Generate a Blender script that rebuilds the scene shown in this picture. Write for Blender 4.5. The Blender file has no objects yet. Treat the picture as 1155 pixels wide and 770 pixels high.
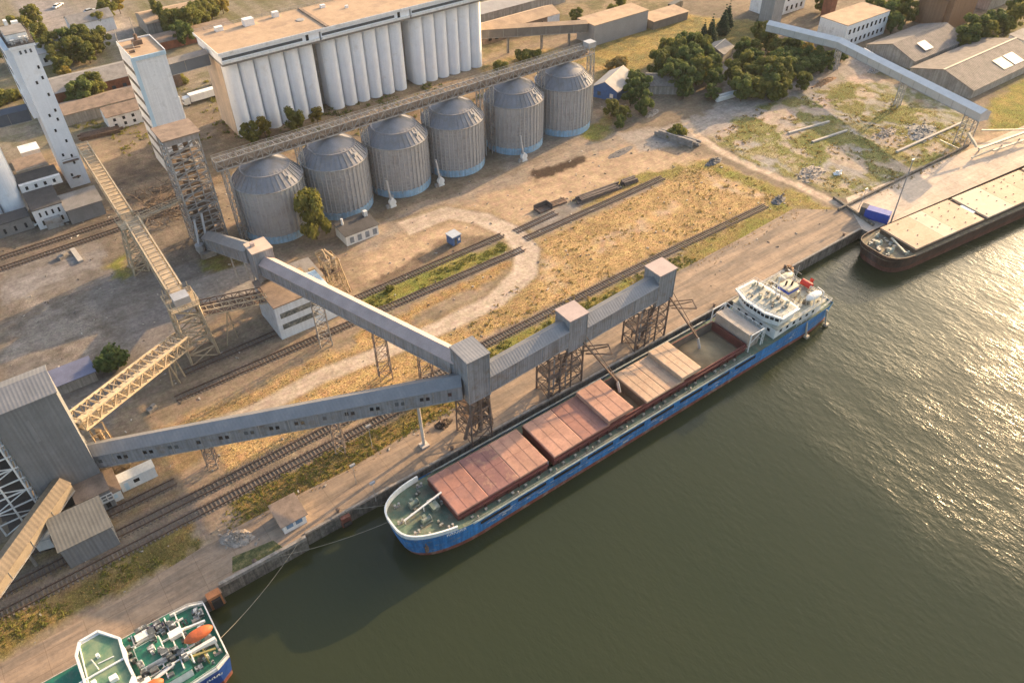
import bpy, math, random
import numpy as np
from mathutils import Vector, Euler
random.seed(7); np.random.seed(7)
SC = bpy.context.scene
COL = SC.collection
PI = math.pi
# ------------------------------------------------------------------ survey (photo measurements -> metres)
CH = 115.0; FPX = 886.0; TH = math.radians(41.7); PH = math.radians(54.2); RO = math.radians(-0.68)
_F = Vector((math.cos(PH), math.sin(PH), 0)); _R = Vector((math.sin(PH), -math.cos(PH), 0)); _Z = Vector((0, 0, 1))
FW = math.cos(TH)*_F - math.sin(TH)*_Z; UP0 = math.sin(TH)*_F + math.cos(TH)*_Z
RT = math.cos(RO)*_R + math.sin(RO)*UP0; UP = -math.sin(RO)*_R + math.cos(RO)*UP0
def G(u, v, z=0.0):
    d = FW*FPX + RT*(u-577.5) + UP*(385-v)
    t = (z-CH)/d.z
    return (d.x*t, d.y*t, z)
def GP(pts): return [G(u, v)[:2] for u, v in pts]
# ------------------------------------------------------------------ mesh builder
WORLD = {}
class MB:
    def __init__(s): s.v = []; s.f = []; s.m = []; s.mi = 0; s.cut = []
    def piece(s):
        """what follows becomes a part of its own"""
        s.cut.append((len(s.v), len(s.f))); return s
    def add(s, vs, fs):
        b = len(s.v); s.v += [tuple(x) for x in vs]; s.f += [tuple(i+b for i in f) for f in fs]; s.m += [s.mi]*len(fs); return s
    def box(s, x0, x1, y0, y1, z0, z1):
        return s.add([(x0,y0,z0),(x1,y0,z0),(x1,y1,z0),(x0,y1,z0),(x0,y0,z1),(x1,y0,z1),(x1,y1,z1),(x0,y1,z1)],
                     [(3,2,1,0),(4,5,6,7),(0,1,5,4),(1,2,6,5),(2,3,7,6),(3,0,4,7)])
    def rbox(s, c, dx, dy, z0, z1, ang):
        ca, sa = math.cos(ang), math.sin(ang); p = []
        for z in (z0, z1):
            for a, b in ((-1,-1),(1,-1),(1,1),(-1,1)):
                x, y = a*dx/2, b*dy/2
                p.append((c[0]+x*ca-y*sa, c[1]+x*sa+y*ca, z))
        return s.add(p, [(3,2,1,0),(4,5,6,7),(0,1,5,4),(1,2,6,5),(2,3,7,6),(3,0,4,7)])
    def beam(s, p, q, w, h=None):
        h = h or w; p = Vector(p); q = Vector(q); d = (q-p)
        if d.length < 1e-6: return s
        d.normalize(); side = d.cross(_Z)
        if side.length < 1e-3: side = Vector((1,0,0))
        side.normalize(); up = side.cross(d)
        vs = [b+side*(a*w/2)+up*(c*h/2) for b in (p, q) for a, c in ((-1,-1),(1,-1),(1,1),(-1,1))]
        return s.add(vs, [(3,2,1,0),(4,5,6,7),(0,1,5,4),(1,2,6,5),(2,3,7,6),(3,0,4,7)])
    def tube(s, p, q, r, n=8, r2=None, cap=True):
        p = Vector(p); q = Vector(q); d = (q-p).normalized(); r2 = r if r2 is None else r2
        a = d.cross(_Z)
        if a.length < 1e-3: a = Vector((1,0,0))
        a.normalize(); b = d.cross(a)
        vs = [p+(a*math.cos(2*PI*i/n)+b*math.sin(2*PI*i/n))*r for i in range(n)]+[q+(a*math.cos(2*PI*i/n)+b*math.sin(2*PI*i/n))*r2 for i in range(n)]
        fs = [(i, (i+1)%n, n+(i+1)%n, n+i) for i in range(n)]
        if cap: fs += [tuple(range(n))[::-1], tuple(range(n, 2*n))]
        return s.add(vs, fs)
    def lathe(s, c, prof, n=24, mod=None):
        vs = []
        for r, z in prof:
            for i in range(n):
                k = r*(mod(i) if mod else 1); a = 2*PI*i/n
                vs.append((c[0]+k*math.cos(a), c[1]+k*math.sin(a), c[2]+z))
        fs = [(j*n+i, j*n+(i+1)%n, (j+1)*n+(i+1)%n, (j+1)*n+i) for j in range(len(prof)-1) for i in range(n)]
        fs.append(tuple((len(prof)-1)*n+i for i in range(n)))
        return s.add(vs, fs)
    def prism(s, poly, z0, z1):
        n = len(poly); vs = [(x,y,z0) for x,y in poly]+[(x,y,z1) for x,y in poly]
        return s.add(vs, [tuple(range(n))[::-1], tuple(range(n,2*n))]+[(i,(i+1)%n,n+(i+1)%n,n+i) for i in range(n)])
    def sheet(s, poly, z): return s.add([(x,y,z) for x,y in poly], [tuple(range(len(poly)))])
    def extr(s, prof, p, q, side):
        """profile [(across,height)] swept from p to q; side = horizontal unit vector across"""
        n = len(prof); vs = [Vector(b)+side*a+_Z*h for b in (p, q) for a, h in prof]
        return s.add(vs, [tuple(range(n)), tuple(range(n,2*n))[::-1]]+[(i,n+i,n+(i+1)%n,(i+1)%n) for i in range(n)])
    def ball(s, c, r, n=8, sz=1.0):
        prof = [(max(.01,r*math.sin(PI*k/n)), -r*sz*math.cos(PI*k/n)) for k in range(n+1)]
        return s.lathe(c, prof, n*2)
    def build(s, name, mat, parent=None, loc=None, smooth=False):
        if s.cut:
            c = sorted(set([(0, 0)]+s.cut+[(len(s.v), len(s.f))])); first = None
            for (a, fa_), (b, fb_) in zip(c[:-1], c[1:]):
                if fb_ == fa_: continue
                k = MB(); k.v = s.v[a:b]; k.f = [tuple(i-a for i in f) for f in s.f[fa_:fb_]]; k.m = s.m[fa_:fb_]
                o = k.build(name, mat, parent, loc, smooth); first = first or o
            return first
        o0 = Vector(WORLD.get(parent.name if parent else None, (0,0,0))) if loc is None else Vector(loc)
        me = bpy.data.meshes.new(name)
        me.from_pydata([(x-o0.x, y-o0.y, z-o0.z) for x, y, z in s.v], [], s.f)
        for m in (mat if isinstance(mat, (list, tuple)) else [mat]): me.materials.append(m)
        if isinstance(mat, (list, tuple)): me.polygons.foreach_set('material_index', s.m)
        if smooth: me.polygons.foreach_set('use_smooth', [True]*len(s.f))
        me.update()
        o = bpy.data.objects.new(name, me); COL.objects.link(o)
        if parent: o.parent = parent
        else: o.location = o0
        WORLD[o.name] = tuple(o0)
        return o
def tag(o, label=None, cat=None, group=None, kind=None):
    if label: o['label'] = label
    if cat: o['category'] = cat
    if group: o['group'] = group
    if kind: o['kind'] = kind
    return o
def thing(name, label, cat, loc, group=None):
    o = bpy.data.objects.new(name, None); COL.objects.link(o); o.location = loc; o.empty_display_size = .5
    WORLD[o.name] = tuple(loc)
    return tag(o, label, cat, group)
def dup(root, loc, rz=0, sc=None, label=None, group=None):
    r = root.copy(); COL.objects.link(r); r.location = loc; r.rotation_euler = (0,0,rz)
    if sc: r.scale = sc if isinstance(sc, tuple) else (sc,sc,sc)
    if label: r['label'] = label
    if group: r['group'] = group
    for ch in list(root.children):
        c = ch.copy(); COL.objects.link(c); c.parent = r
        for g in list(ch.children):
            d = g.copy(); COL.objects.link(d); d.parent = c
    return r
# ------------------------------------------------------------------ materials
MATS = {}
def M(name, col, rough=.8, var=.22, scale=.6, bump=0., metal=0., col2=None, thr=.58, soft=.12, sc2=.9, streak=0., ribs=None, spec=.4, shift=True, stretch=None):
    if name in MATS: return MATS[name]
    m = bpy.data.materials.new(name); m.use_nodes = True; MATS[name] = m
    N = m.node_tree.nodes; L = m.node_tree.links; bs = N['Principled BSDF']
    bs.inputs['Roughness'].default_value = rough; bs.inputs['Metallic'].default_value = metal; bs.inputs['Specular IOR Level'].default_value = spec
    tc = N.new('ShaderNodeTexCoord'); co = tc.outputs['Object']
    if shift:
        oi = N.new('ShaderNodeObjectInfo'); mu = N.new('ShaderNodeVectorMath'); mu.operation = 'SCALE'; mu.inputs[0].default_value = (53, 37, 11)
        L.new(oi.outputs['Random'], mu.inputs['Scale']); ad = N.new('ShaderNodeVectorMath'); L.new(co, ad.inputs[0]); L.new(mu.outputs[0], ad.inputs[1]); cs = ad.outputs[0]
    else: cs = co
    def noise(sc, det=5, vec=None, ro=.6):
        n = N.new('ShaderNodeTexNoise'); n.inputs['Scale'].default_value = sc; n.inputs['Detail'].default_value = det; n.inputs['Roughness'].default_value = ro
        L.new(vec or cs, n.inputs['Vector']); return n.outputs['Fac']
    def mapr(f, a, b, c, d):
        r = N.new('ShaderNodeMapRange'); r.inputs[1].default_value = a; r.inputs[2].default_value = b; r.inputs[3].default_value = c; r.inputs[4].default_value = d; L.new(f, r.inputs[0]); return r.outputs[0]
    def mul(a, b):
        r = N.new('ShaderNodeMath'); r.operation = 'MULTIPLY'; L.new(a, r.inputs[0]); L.new(b, r.inputs[1]); return r.outputs[0]
    fac = mul(mapr(noise(scale), .3, .7, 1-var, 1+var), mapr(noise(scale*9, 3), .3, .7, 1-var*.6, 1+var*.6))
    if streak:
        mp = N.new('ShaderNodeMapping'); mp.inputs['Scale'].default_value = (1.6, 1.6, .06); L.new(cs, mp.inputs['Vector'])
        fac = mul(fac, mapr(noise(1.3, 4, mp.outputs[0]), .35, .7, 1-streak, 1+streak*.5))
    base = N.new('ShaderNodeRGB'); base.outputs[0].default_value = (*col, 1); cur = base.outputs[0]
    if col2:
        mx = N.new('ShaderNodeMix'); mx.data_type = 'RGBA'; mx.inputs[7].default_value = (*col2, 1); L.new(cur, mx.inputs[6])
        if stretch:
            m2 = N.new('ShaderNodeMapping'); m2.inputs['Scale'].default_value = stretch; L.new(cs, m2.inputs['Vector'])
        L.new(mapr(noise(sc2, 7, m2.outputs[0] if stretch else None, .68), thr-soft, thr+soft, 0, 1), mx.inputs[0]); cur = mx.outputs[2]
    vm = N.new('ShaderNodeVectorMath'); vm.operation = 'SCALE'; L.new(cur, vm.inputs[0]); L.new(fac, vm.inputs['Scale'])
    L.new(vm.outputs[0], bs.inputs['Base Color'])
    h = None
    if ribs:
        dt = N.new('ShaderNodeVectorMath'); dt.operation = 'DOT_PRODUCT'; L.new(co, dt.inputs[0]); dt.inputs[1].default_value = tuple(Vector(ribs[0])*(2*PI/ribs[1]))
        sn = N.new('ShaderNodeMath'); sn.operation = 'SINE'; L.new(dt.outputs['Value'], sn.inputs[0]); h = sn.outputs[0]
        b = N.new('ShaderNodeBump'); b.inputs['Strength'].default_value = .6; b.inputs['Distance'].default_value = ribs[2]; L.new(h, b.inputs['Height']); L.new(b.outputs[0], bs.inputs['Normal'])
    elif bump:
        b = N.new('ShaderNodeBump'); b.inputs['Strength'].default_value = .7; b.inputs['Distance'].default_value = bump; L.new(noise(scale*8, 6), b.inputs['Height']); L.new(b.outputs[0], bs.inputs['Normal'])
    return m
white_conc = M('white_concrete', (.86,.865,.87), .85, .05, .25, streak=.05, col2=(.66,.63,.58), thr=.70, sc2=.25)
white_wash = M('whitewash', (.80,.79,.77), .85, .07, .3, streak=.09, col2=(.42,.40,.36), thr=.66, sc2=.3)
pale_blue = M('pale_blue_paint', (.52,.66,.74), .7, .08, .4, streak=.12)
beige_wall = M('beige_render', (.68,.52,.38), .9, .12, .3, streak=.18)
conc = M('concrete', (.30,.27,.235), .9, .2, .5, .02, streak=.15, col2=(.17,.15,.13), thr=.6)
conc_dark = M('old_quay_concrete', (.20,.175,.145), .92, .3, .5, .05, streak=.45, col2=(.09,.08,.065), thr=.55)
roof_tan = M('tan_roofing', (.44,.31,.20), .92, .14, .25, .01, col2=(.30,.21,.15), thr=.62, sc2=.2)
roof_brown = M('brown_roofing', (.27,.20,.15), .9, .2, .5, .01, col2=(.16,.12,.09), thr=.6, sc2=.4)
roof_grey = M('grey_roofing', (.26,.24,.22), .9, .18, .4, .01, col2=(.17,.155,.14), thr=.6, sc2=.3)
roof_dark = M('bitumen_roofing', (.085,.08,.078), .92, .25, .4, .01)
slate = M('fibre_cement_roof', (.22,.19,.165), .9, .2, .4, .02, ribs=((1,0,0),.9,.05), col2=(.14,.12,.10), thr=.6)
grey_sheet = M('grey_sheet', (.27,.285,.305), .6, .12, .35, metal=.15, ribs=((1,0,0),.5,.012), streak=.28, col2=(.21,.175,.145), thr=.62, sc2=.5)
grey_sheet_y = M('grey_sheet_lengthwise', (.27,.285,.305), .6, .12, .35, metal=.15, ribs=((0,1,0),.5,.012), streak=.28, col2=(.21,.175,.145), thr=.62, sc2=.5)
grey_dark = M('dark_grey_sheet', (.20,.205,.21), .6, .1, .3, metal=.1, ribs=((1,0,0),.6,.012), streak=.15)
grey_roofsheet = M('grey_roof_sheet', (.23,.23,.235), .5, .1, .4, metal=.2, ribs=((1,0,0),.6,.012), col2=(.26,.25,.24), thr=.62, sc2=.4)
tan_sheet = M('tan_weathered_sheet', (.22,.17,.115), .7, .18, .5, ribs=((1,.4,0),.8,.015), col2=(.2,.15,.10), thr=.6)
zinc = M('galvanised_corrugated', (.42,.41,.40), .7, .05, .3, metal=.1, streak=.06, col2=(.31,.29,.27), thr=.62, sc2=.25)
zinc_roof = M('galvanised_roof', (.25,.25,.265), .8, .12, .35, metal=.2, col2=(.22,.20,.18), thr=.6, sc2=.3)
blue_base = M('light_blue_paint', (.30,.47,.62), .8, .16, .5, col2=(.38,.40,.40), thr=.6, streak=.25)
steel_grey = M('painted_steel_grey', (.33,.32,.30), .6, .2, .7, col2=(.22,.14,.09), thr=.62)
steel_rust = M('rusty_steel', (.14,.10,.078), .8, .35, .8, col2=(.22,.125,.075), thr=.58)
steel_beige = M('beige_painted_steel', (.46,.37,.25), .7, .18, .6, col2=(.30,.20,.12), thr=.62)
steel_white = M('white_painted_steel', (.70,.69,.66), .55, .1, .7, col2=(.38,.27,.18), thr=.70)
steel_yellow = M('yellow_brown_steel', (.34,.25,.145), .7, .2, .6, col2=(.24,.15,.08), thr=.6)
pipe_grey = M('zinc_pipe', (.42,.42,.42), .5, .12, .6, metal=.3)
glass = M('dark_glass', (.02,.024,.03), .15, .2, .8, spec=.6)
glass_lt = M('grey_glass', (.09,.10,.11), .2, .3, .9, spec=.6)
black = M('soot_and_shade_black', (.015,.014,.013), .8, .3, .8)
rail_m = M('rail_steel', (.15,.10,.075), .5, .25, .6, metal=.4)
sleeper_m = M('sleeper', (.17,.14,.115), .95, .35, 1.2)
wood_m = M('bark', (.10,.07,.045), .95, .3, 2)
rope_m = M('mooring_rope', (.22,.20,.155), .9, .1, 2)
blue_hull = M('blue_hull_paint', (.03,.19,.46), .6, .25, .25, streak=.35, col2=(.23,.25,.26), thr=.60, soft=.03, sc2=1.1, stretch=(.22,1,1.6))
red_boot = M('red_boot_top', (.20,.055,.035), .75, .3, .5, col2=(.32,.24,.18), thr=.6, sc2=.7)
brown_hull = M('brown_hull_paint', (.10,.052,.036), .65, .25, .3, streak=.35, col2=(.055,.035,.028), thr=.55, sc2=.35)
deck_green = M('green_deck', (.085,.135,.10), .8, .3, .7, col2=(.16,.14,.10), thr=.57, sc2=.6)
deck_emerald = M('emerald_deck', (.016,.155,.10), .7, .2, .6, col2=(.09,.17,.13), thr=.6)
deck_pale = M('pale_green_deck', (.09,.20,.125), .75, .15, .4, col2=(.26,.28,.16), thr=.55, sc2=.2)
ship_white = M('ship_white', (.74,.74,.71), .5, .07, .5, streak=.12, col2=(.42,.30,.20), thr=.74, sc2=1.2)
ship_cream = M('ship_cream', (.56,.50,.38), .65, .14, .8, col2=(.36,.31,.23), thr=.62)
coaming_m = M('coaming_red', (.13,.04,.035), .7, .25, .5)
hatch_red = M('hatch_red', (.34,.165,.125), .78, .2, .16, .004, col2=(.28,.145,.12), thr=.53, soft=.06, sc2=.5)
hatch_pink = M('hatch_pink', (.44,.245,.175), .78, .18, .2, .004, col2=(.37,.20,.15), thr=.55, soft=.06, sc2=.55)
hatch_mauve = M('hatch_mauve', (.24,.12,.11), .78, .16, .2, .004, col2=(.36,.21,.15), thr=.56, soft=.06, sc2=.55)
hatch_tan = M('hatch_tan', (.50,.345,.235), .78, .16, .2, .004, col2=(.42,.27,.18), thr=.56, soft=.06, sc2=.4)
hatch_sand = M('hatch_sand', (.54,.38,.26), .8, .16, .2, .004, col2=(.44,.30,.20), thr=.56, soft=.06, sc2=.4)
grain_m = M('loose_grain', (.30,.235,.14), .95, .14, .5, .03)
orange_m = M('orange_grp', (.52,.12,.035), .6, .2, 1.2, col2=(.36,.09,.04), thr=.58)
red_m = M('red_paint', (.50,.04,.03), .6, .12, 1)
yellow_m = M('yellow_paint', (.62,.42,.04), .6, .12, 1)
royal_blue = M('royal_blue_paint', (.03,.07,.36), .6, .12, .7)
rubber = M('rubber', (.02,.02,.02), .85, .2, 2)
brick_m = M('red_brick', (.26,.105,.06), .92, .22, .6, .01, col2=(.20,.085,.05), thr=.55)
brown_block = M('brown_brickwork', (.30,.17,.095), .92, .15, .3, .01, streak=.15, col2=(.22,.125,.075), thr=.58, sc2=.3)
old_wall = M('stained_plaster', (.36,.33,.29), .9, .2, .5, streak=.3)
blue_wall = M('blue_boards', (.05,.12,.30), .8, .2, .8)
coal = M('dark_heap', (.055,.04,.03), .95, .3, 1.2, .08)
rubble_m = M('rubble', (.33,.28,.23), .95, .4, 1.4, .05)
# foliage
def leaf_mat(name, a, b):
    m = bpy.data.materials.new(name); m.use_nodes = True; N = m.node_tree.nodes; L = m.node_tree.links; bs = N['Principled BSDF']
    bs.inputs['Roughness'].default_value = .75; bs.inputs['Specular IOR Level'].default_value = .15
    tc = N.new('ShaderNodeTexCoord'); n = N.new('ShaderNodeTexNoise'); n.inputs['Scale'].default_value = .8; n.inputs['Detail'].default_value = 4
    oi = N.new('ShaderNodeObjectInfo'); ad = N.new('ShaderNodeVectorMath'); sc = N.new('ShaderNodeVectorMath'); sc.operation = 'SCALE'; sc.inputs[0].default_value = (91,47,13)
    L.new(oi.outputs['Random'], sc.inputs['Scale']); L.new(tc.outputs['Object'], ad.inputs[0]); L.new(sc.outputs[0], ad.inputs[1]); L.new(ad.outputs[0], n.inputs['Vector'])
    r = N.new('ShaderNodeMapRange'); r.inputs[1].default_value = .32; r.inputs[2].default_value = .68; L.new(n.outputs['Fac'], r.inputs[0])
    ad2 = N.new('ShaderNodeMath'); ad2.operation = 'ADD'; ad2.use_clamp = True; r2 = N.new('ShaderNodeMapRange'); r2.inputs[3].default_value = -.3; r2.inputs[4].default_value = .3
    L.new(oi.outputs['Random'], r2.inputs[0]); L.new(r.outputs[0], ad2.inputs[0]); L.new(r2.outputs[0], ad2.inputs[1])
    mx = N.new('ShaderNodeMix'); mx.data_type = 'RGBA'; mx.inputs[6].default_value = (*a,1); mx.inputs[7].default_value = (*b,1); L.new(ad2.outputs[0], mx.inputs[0]); L.new(mx.outputs[2], bs.inputs['Base Color'])
    tr = N.new('ShaderNodeBsdfTranslucent'); L.new(mx.outputs[2], tr.inputs['Color']); ms = N.new('ShaderNodeMixShader'); ms.inputs[0].default_value = .45
    L.new(bs.outputs[0], ms.inputs[1]); L.new(tr.outputs[0], ms.inputs[2]); L.new(ms.outputs[0], N['Material Output'].inputs['Surface'])
    return m
leaf_mid = leaf_mat('leaf_mid', (.11,.135,.035), (.26,.24,.06))
leaf_dark = leaf_mat('leaf_dark', (.085,.13,.04), (.19,.22,.065))
leaf_pine = leaf_mat('leaf_pine', (.03,.06,.04), (.06,.09,.05))
leaf_yel = leaf_mat('leaf_yellow', (.22,.19,.04), (.36,.27,.06))
leaf_weed = leaf_mat('leaf_weed', (.24,.20,.07), (.40,.28,.11))

# ------------------------------------------------------------------ world, sun, camera
SUN_AZ, SUN_EL = math.radians(9), math.radians(16.5)
w = bpy.data.worlds.new('World'); SC.world = w; w.use_nodes = True
N = w.node_tree.nodes; L = w.node_tree.links; bg = N['Background']
sky = N.new('ShaderNodeTexSky'); sky.sky_type = 'NISHITA'; sky.sun_disc = False; sky.sun_elevation = SUN_EL; sky.sun_rotation = math.radians(90)-SUN_AZ
sky.air_density = 1.0; sky.dust_density = 4.0; sky.ozone_density = .6
L.new(sky.outputs[0], bg.inputs['Color']); bg.inputs['Strength'].default_value = .15
sd = bpy.data.lights.new('sun', 'SUN'); sd.energy = 3.7; sd.angle = math.radians(.6); sd.color = (1,.67,.35)
so = bpy.data.objects.new('sun', sd); COL.objects.link(so); so.location = (300, 100, 120)
so.rotation_euler = (Vector((math.cos(SUN_EL)*math.cos(SUN_AZ), math.cos(SUN_EL)*math.sin(SUN_AZ), math.sin(SUN_EL)))).to_track_quat('Z','Y').to_euler()
cd = bpy.data.cameras.new('camera'); co = bpy.data.objects.new('camera', cd); COL.objects.link(co); SC.camera = co
cd.sensor_fit = 'HORIZONTAL'; cd.sensor_width = 36; cd.lens = FPX/1155*36; cd.clip_start = 1; cd.clip_end = 6000
from mathutils import Matrix
co.matrix_world = Matrix(((RT.x,UP.x,-FW.x,0),(RT.y,UP.y,-FW.y,0),(RT.z,UP.z,-FW.z,CH),(0,0,0,1)))
SC.view_settings.view_transform = 'Standard'; SC.view_settings.look = 'None'; SC.view_settings.exposure = 1.36; SC.view_settings.gamma = 1
SC.cycles.max_bounces = 5; SC.cycles.diffuse_bounces = 3; SC.cycles.transparent_max_bounces = 4; SC.cycles.caustics_reflective = False; SC.cycles.caustics_refractive = False
# ------------------------------------------------------------------ ground sheet with painted-in soils and a cabin shadow
def vnoise(x, y, s, seed):
    rng = np.random.RandomState(seed); T = rng.rand(256, 256)
    x = x/s; y = y/s; xi = np.floor(x).astype(int); yi = np.floor(y).astype(int); fx = x-xi; fy = y-yi
    fx = fx*fx*(3-2*fx); fy = fy*fy*(3-2*fy)
    g = lambda a, b: T[a % 256, b % 256]
    return (g(xi,yi)*(1-fx)+g(xi+1,yi)*fx)*(1-fy)+(g(xi,yi+1)*(1-fx)+g(xi+1,yi+1)*fx)*fy
def fbm(x, y, s, seed, o=4):
    a = 0; t = 0
    for k in range(o): a = a+vnoise(x, y, s/2**k, seed+k)*.55**k; t += .55**k
    return a/t
def axis(lo, hi, st, far):
    a = list(np.arange(lo, hi, st)); b = []; p = hi; d = st
    while p < far: b.append(p); d *= 1.35; p += d
    return a, b+[far]
ax, bx = axis(-60, 330, .6, 3000); _, cx = axis(60, 0, .6, 3000)
neg = []; p, d = -60.6, .6
while p > -3000: neg.append(p); d *= 1.35; p -= d
XS = np.array(neg[::-1]+ax+bx)
ay, by = axis(85.5, 290, .6, 3000); YS = np.array(ay+by)
GX, GY = np.meshgrid(XS, YS); gx = GX.ravel(); gy = GY.ravel()
wx = gx+(fbm(gx, gy, 5, 3)-.5)*4.5+(fbm(gx, gy, 1.7, 5, 2)-.5)*2.2; wy = gy+(fbm(gx, gy, 5, 9)-.5)*4.5+(fbm(gx, gy, 1.7, 12, 2)-.5)*2.2
def sdist(poly, x, y):
    P_ = np.array(poly); n = len(P_); dmin = np.full(x.shape, 1e9); ins = np.zeros(x.shape, bool)
    for i in range(n):
        a = P_[i]; b = P_[(i+1) % n]; e = b-a; l2 = (e@e)+1e-9
        t = np.clip(((x-a[0])*e[0]+(y-a[1])*e[1])/l2, 0, 1)
        dmin = np.minimum(dmin, (x-a[0]-t*e[0])**2+(y-a[1]-t*e[1])**2)
        c = ((a[1] > y) != (b[1] > y)); xi = (b[0]-a[0])*(y-a[1])/((b[1]-a[1]) if abs(b[1]-a[1]) > 1e-9 else 1e-9)+a[0]
        ins ^= c & (x < xi)
    return np.sqrt(dmin)*np.where(ins, 1, -1)
COLR = np.zeros((len(gx), 3)); n1 = fbm(gx, gy, 22, 20); n2 = fbm(gx, gy, 6, 30); n3 = fbm(gx, gy, 2.2, 44, 3)
base_a = np.array((.235,.18,.125)); base_b = np.array((.15,.12,.085))
COLR[:] = base_a+(base_b-base_a)*np.clip((n1-.35)*3, 0, 1)[:,None]
GR = np.zeros(len(gx))
def layer(poly, col, col2=None, soft=1.5, grass=0., patch=None, op=1.0, pn=None, warp=True):
    x, y = (wx, wy) if warp is True else (gx+(wx-gx)*warp, gy+(wy-gy)*warp)
    p = np.array(poly); lo = p.min(0)-8; hi = p.max(0)+8
    ix = np.where((gx > lo[0]) & (gx < hi[0]) & (gy > lo[1]) & (gy < hi[1]))[0]
    if len(ix) == 0: return
    a = np.clip(sdist(poly, x[ix], y[ix])/soft*.5+.5, 0, 1)*op
    if patch is not None: a = a*np.clip(((n2 if pn is None else pn)[ix]-patch)*9+.5, 0, 1)
    c = np.array(col)[None,:]
    if col2 is not None: c = c+(np.array(col2)[None,:]-c)*np.clip((n2[ix]*.6+n3[ix]*.4-.38)*4.2, 0, 1)[:,None]
    COLR[ix] = COLR[ix]*(1-a[:,None])+c*a[:,None]; GR[ix] = GR[ix]*(1-a)+grass*a
def rect(x0, x1, y0, y1): return [(x0,y0),(x1,y0),(x1,y1),(x0,y1)]
DRY, DRY2 = (.45,.30,.14), (.33,.225,.105); GRN, GRN2 = (.18,.175,.045), (.28,.22,.08)
DIRT, DIRT2 = (.45,.325,.21), (.36,.26,.17)
# far country and town ground
layer(rect(-400,520,262,900), (.22,.185,.14), (.15,.135,.085), 6, .3)
layer(GP([(10,0),(130,0),(150,30),(90,55),(60,50)]), (.26,.23,.21), (.2,.18,.165), 2)
layer(GP([(0,80),(60,60),(120,50),(130,95),(70,110),(0,130)]), (.13,.12,.055), (.22,.18,.12), 2, .4)
layer(GP([(150,0),(330,-10),(330,10),(240,40),(190,60),(160,50)]), (.21,.18,.13), (.13,.12,.06), 2, .4)
layer(GP([(0,60),(60,40),(140,20),(140,32),(60,58),(0,78)]), (.30,.27,.245), None, 1.2)
layer(GP([(540,75),(600,55),(670,55),(720,75),(690,110),(660,95),(560,95)]), DRY, (.16,.14,.06), 2, 1)
layer(GP([(660,50),(760,15),(860,25),(870,55),(760,55),(690,105)]), (.32,.23,.08), (.17,.15,.06), 2, 1)
layer(GP([(540,20),(740,-10),(760,10),(680,25),(540,65)]), (.24,.18,.11), (.14,.12,.06), 2, .5)
layer(GP([(950,70),(1155,0),(1155,100),(1010,90)]), (.20,.165,.10), (.12,.115,.05), 2, .6)
# left yard
layer(GP([(0,250),(60,235),(150,225),(240,205),(240,245),(130,275),(0,318)]), (.115,.095,.075), (.19,.15,.11), 1.5, .3)
layer(GP([(0,300),(130,262),(240,262),(290,300),(300,335),(190,385),(120,480),(0,480)]), (.20,.175,.15), (.155,.135,.115), 1.5)
layer(GP([(0,340),(85,322),(125,372),(115,405),(60,402),(0,415)]), (.26,.22,.18), (.15,.125,.10), 1.2, .4)
layer(GP([(0,318),(90,288),(165,272),(178,286),(95,306),(0,342)]), (.235,.215,.20), (.19,.17,.155), .8)
layer(GP([(110,255),(150,235),(230,230),(235,290),(160,310),(120,300)]), (.14,.115,.09), (.2,.16,.12), 1.2, .3)
layer(GP([(140,160),(200,175),(210,230),(150,235),(115,205)]), (.13,.10,.075), (.23,.175,.12), 1.5, .5)
layer(GP([(120,300),(140,285),(155,300),(140,318)]), GRN, DRY2, 1, .7)
layer(GP([(225,290),(262,285),(285,305),(245,322)]), (.17,.125,.06), GRN, 1, .7)
layer(GP([(200,320),(285,295),(297,325),(215,352)]), (.28,.245,.21), (.24,.21,.18), .5, warp=False)
layer(GP([(160,350),(200,335),(225,385),(175,400),(140,375)]), (.19,.17,.155), None, 1)
# yard around silos
layer(GP([(250,140),(280,120),(480,90),(670,80),(680,100),(400,150),(230,215)]), (.17,.12,.075), (.25,.185,.115), 1.5, .5)
layer(GP([(395,330),(400,280),(460,235),(560,215),(640,180),(700,160),(810,178),(740,200),(640,235),(600,262),(520,268),(440,318)]), DIRT, DIRT2, 2)
layer(GP([(290,300),(420,255),(480,230),(600,185),(690,135),(710,160),(640,185),(520,232),(440,268),(400,295),(330,300)]), (.235,.195,.155), (.28,.22,.165), 1.5)
layer(GP([(560,168),(660,125),(690,140),(650,160),(570,195)]), (.22,.18,.14), None, 1.5)
layer(GP([(650,150),(690,128),(695,150),(668,162)]), DRY2, GRN, 1, .8)
layer(GP([(300,285),(400,265),(410,330),(370,345),(330,300)]), (.20,.15,.105), (.26,.195,.13), 1.5)
layer(GP([(597,195),(655,176),(665,182),(640,193),(605,206)]), (.055,.038,.028), None, .8)
layer(GP([(410,322),(500,272),(545,262),(550,275),(430,330)]), (.14,.10,.07), (.2,.15,.10), .8, .3)  # long shadow of the blue cabin, painted into the ground colour
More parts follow.
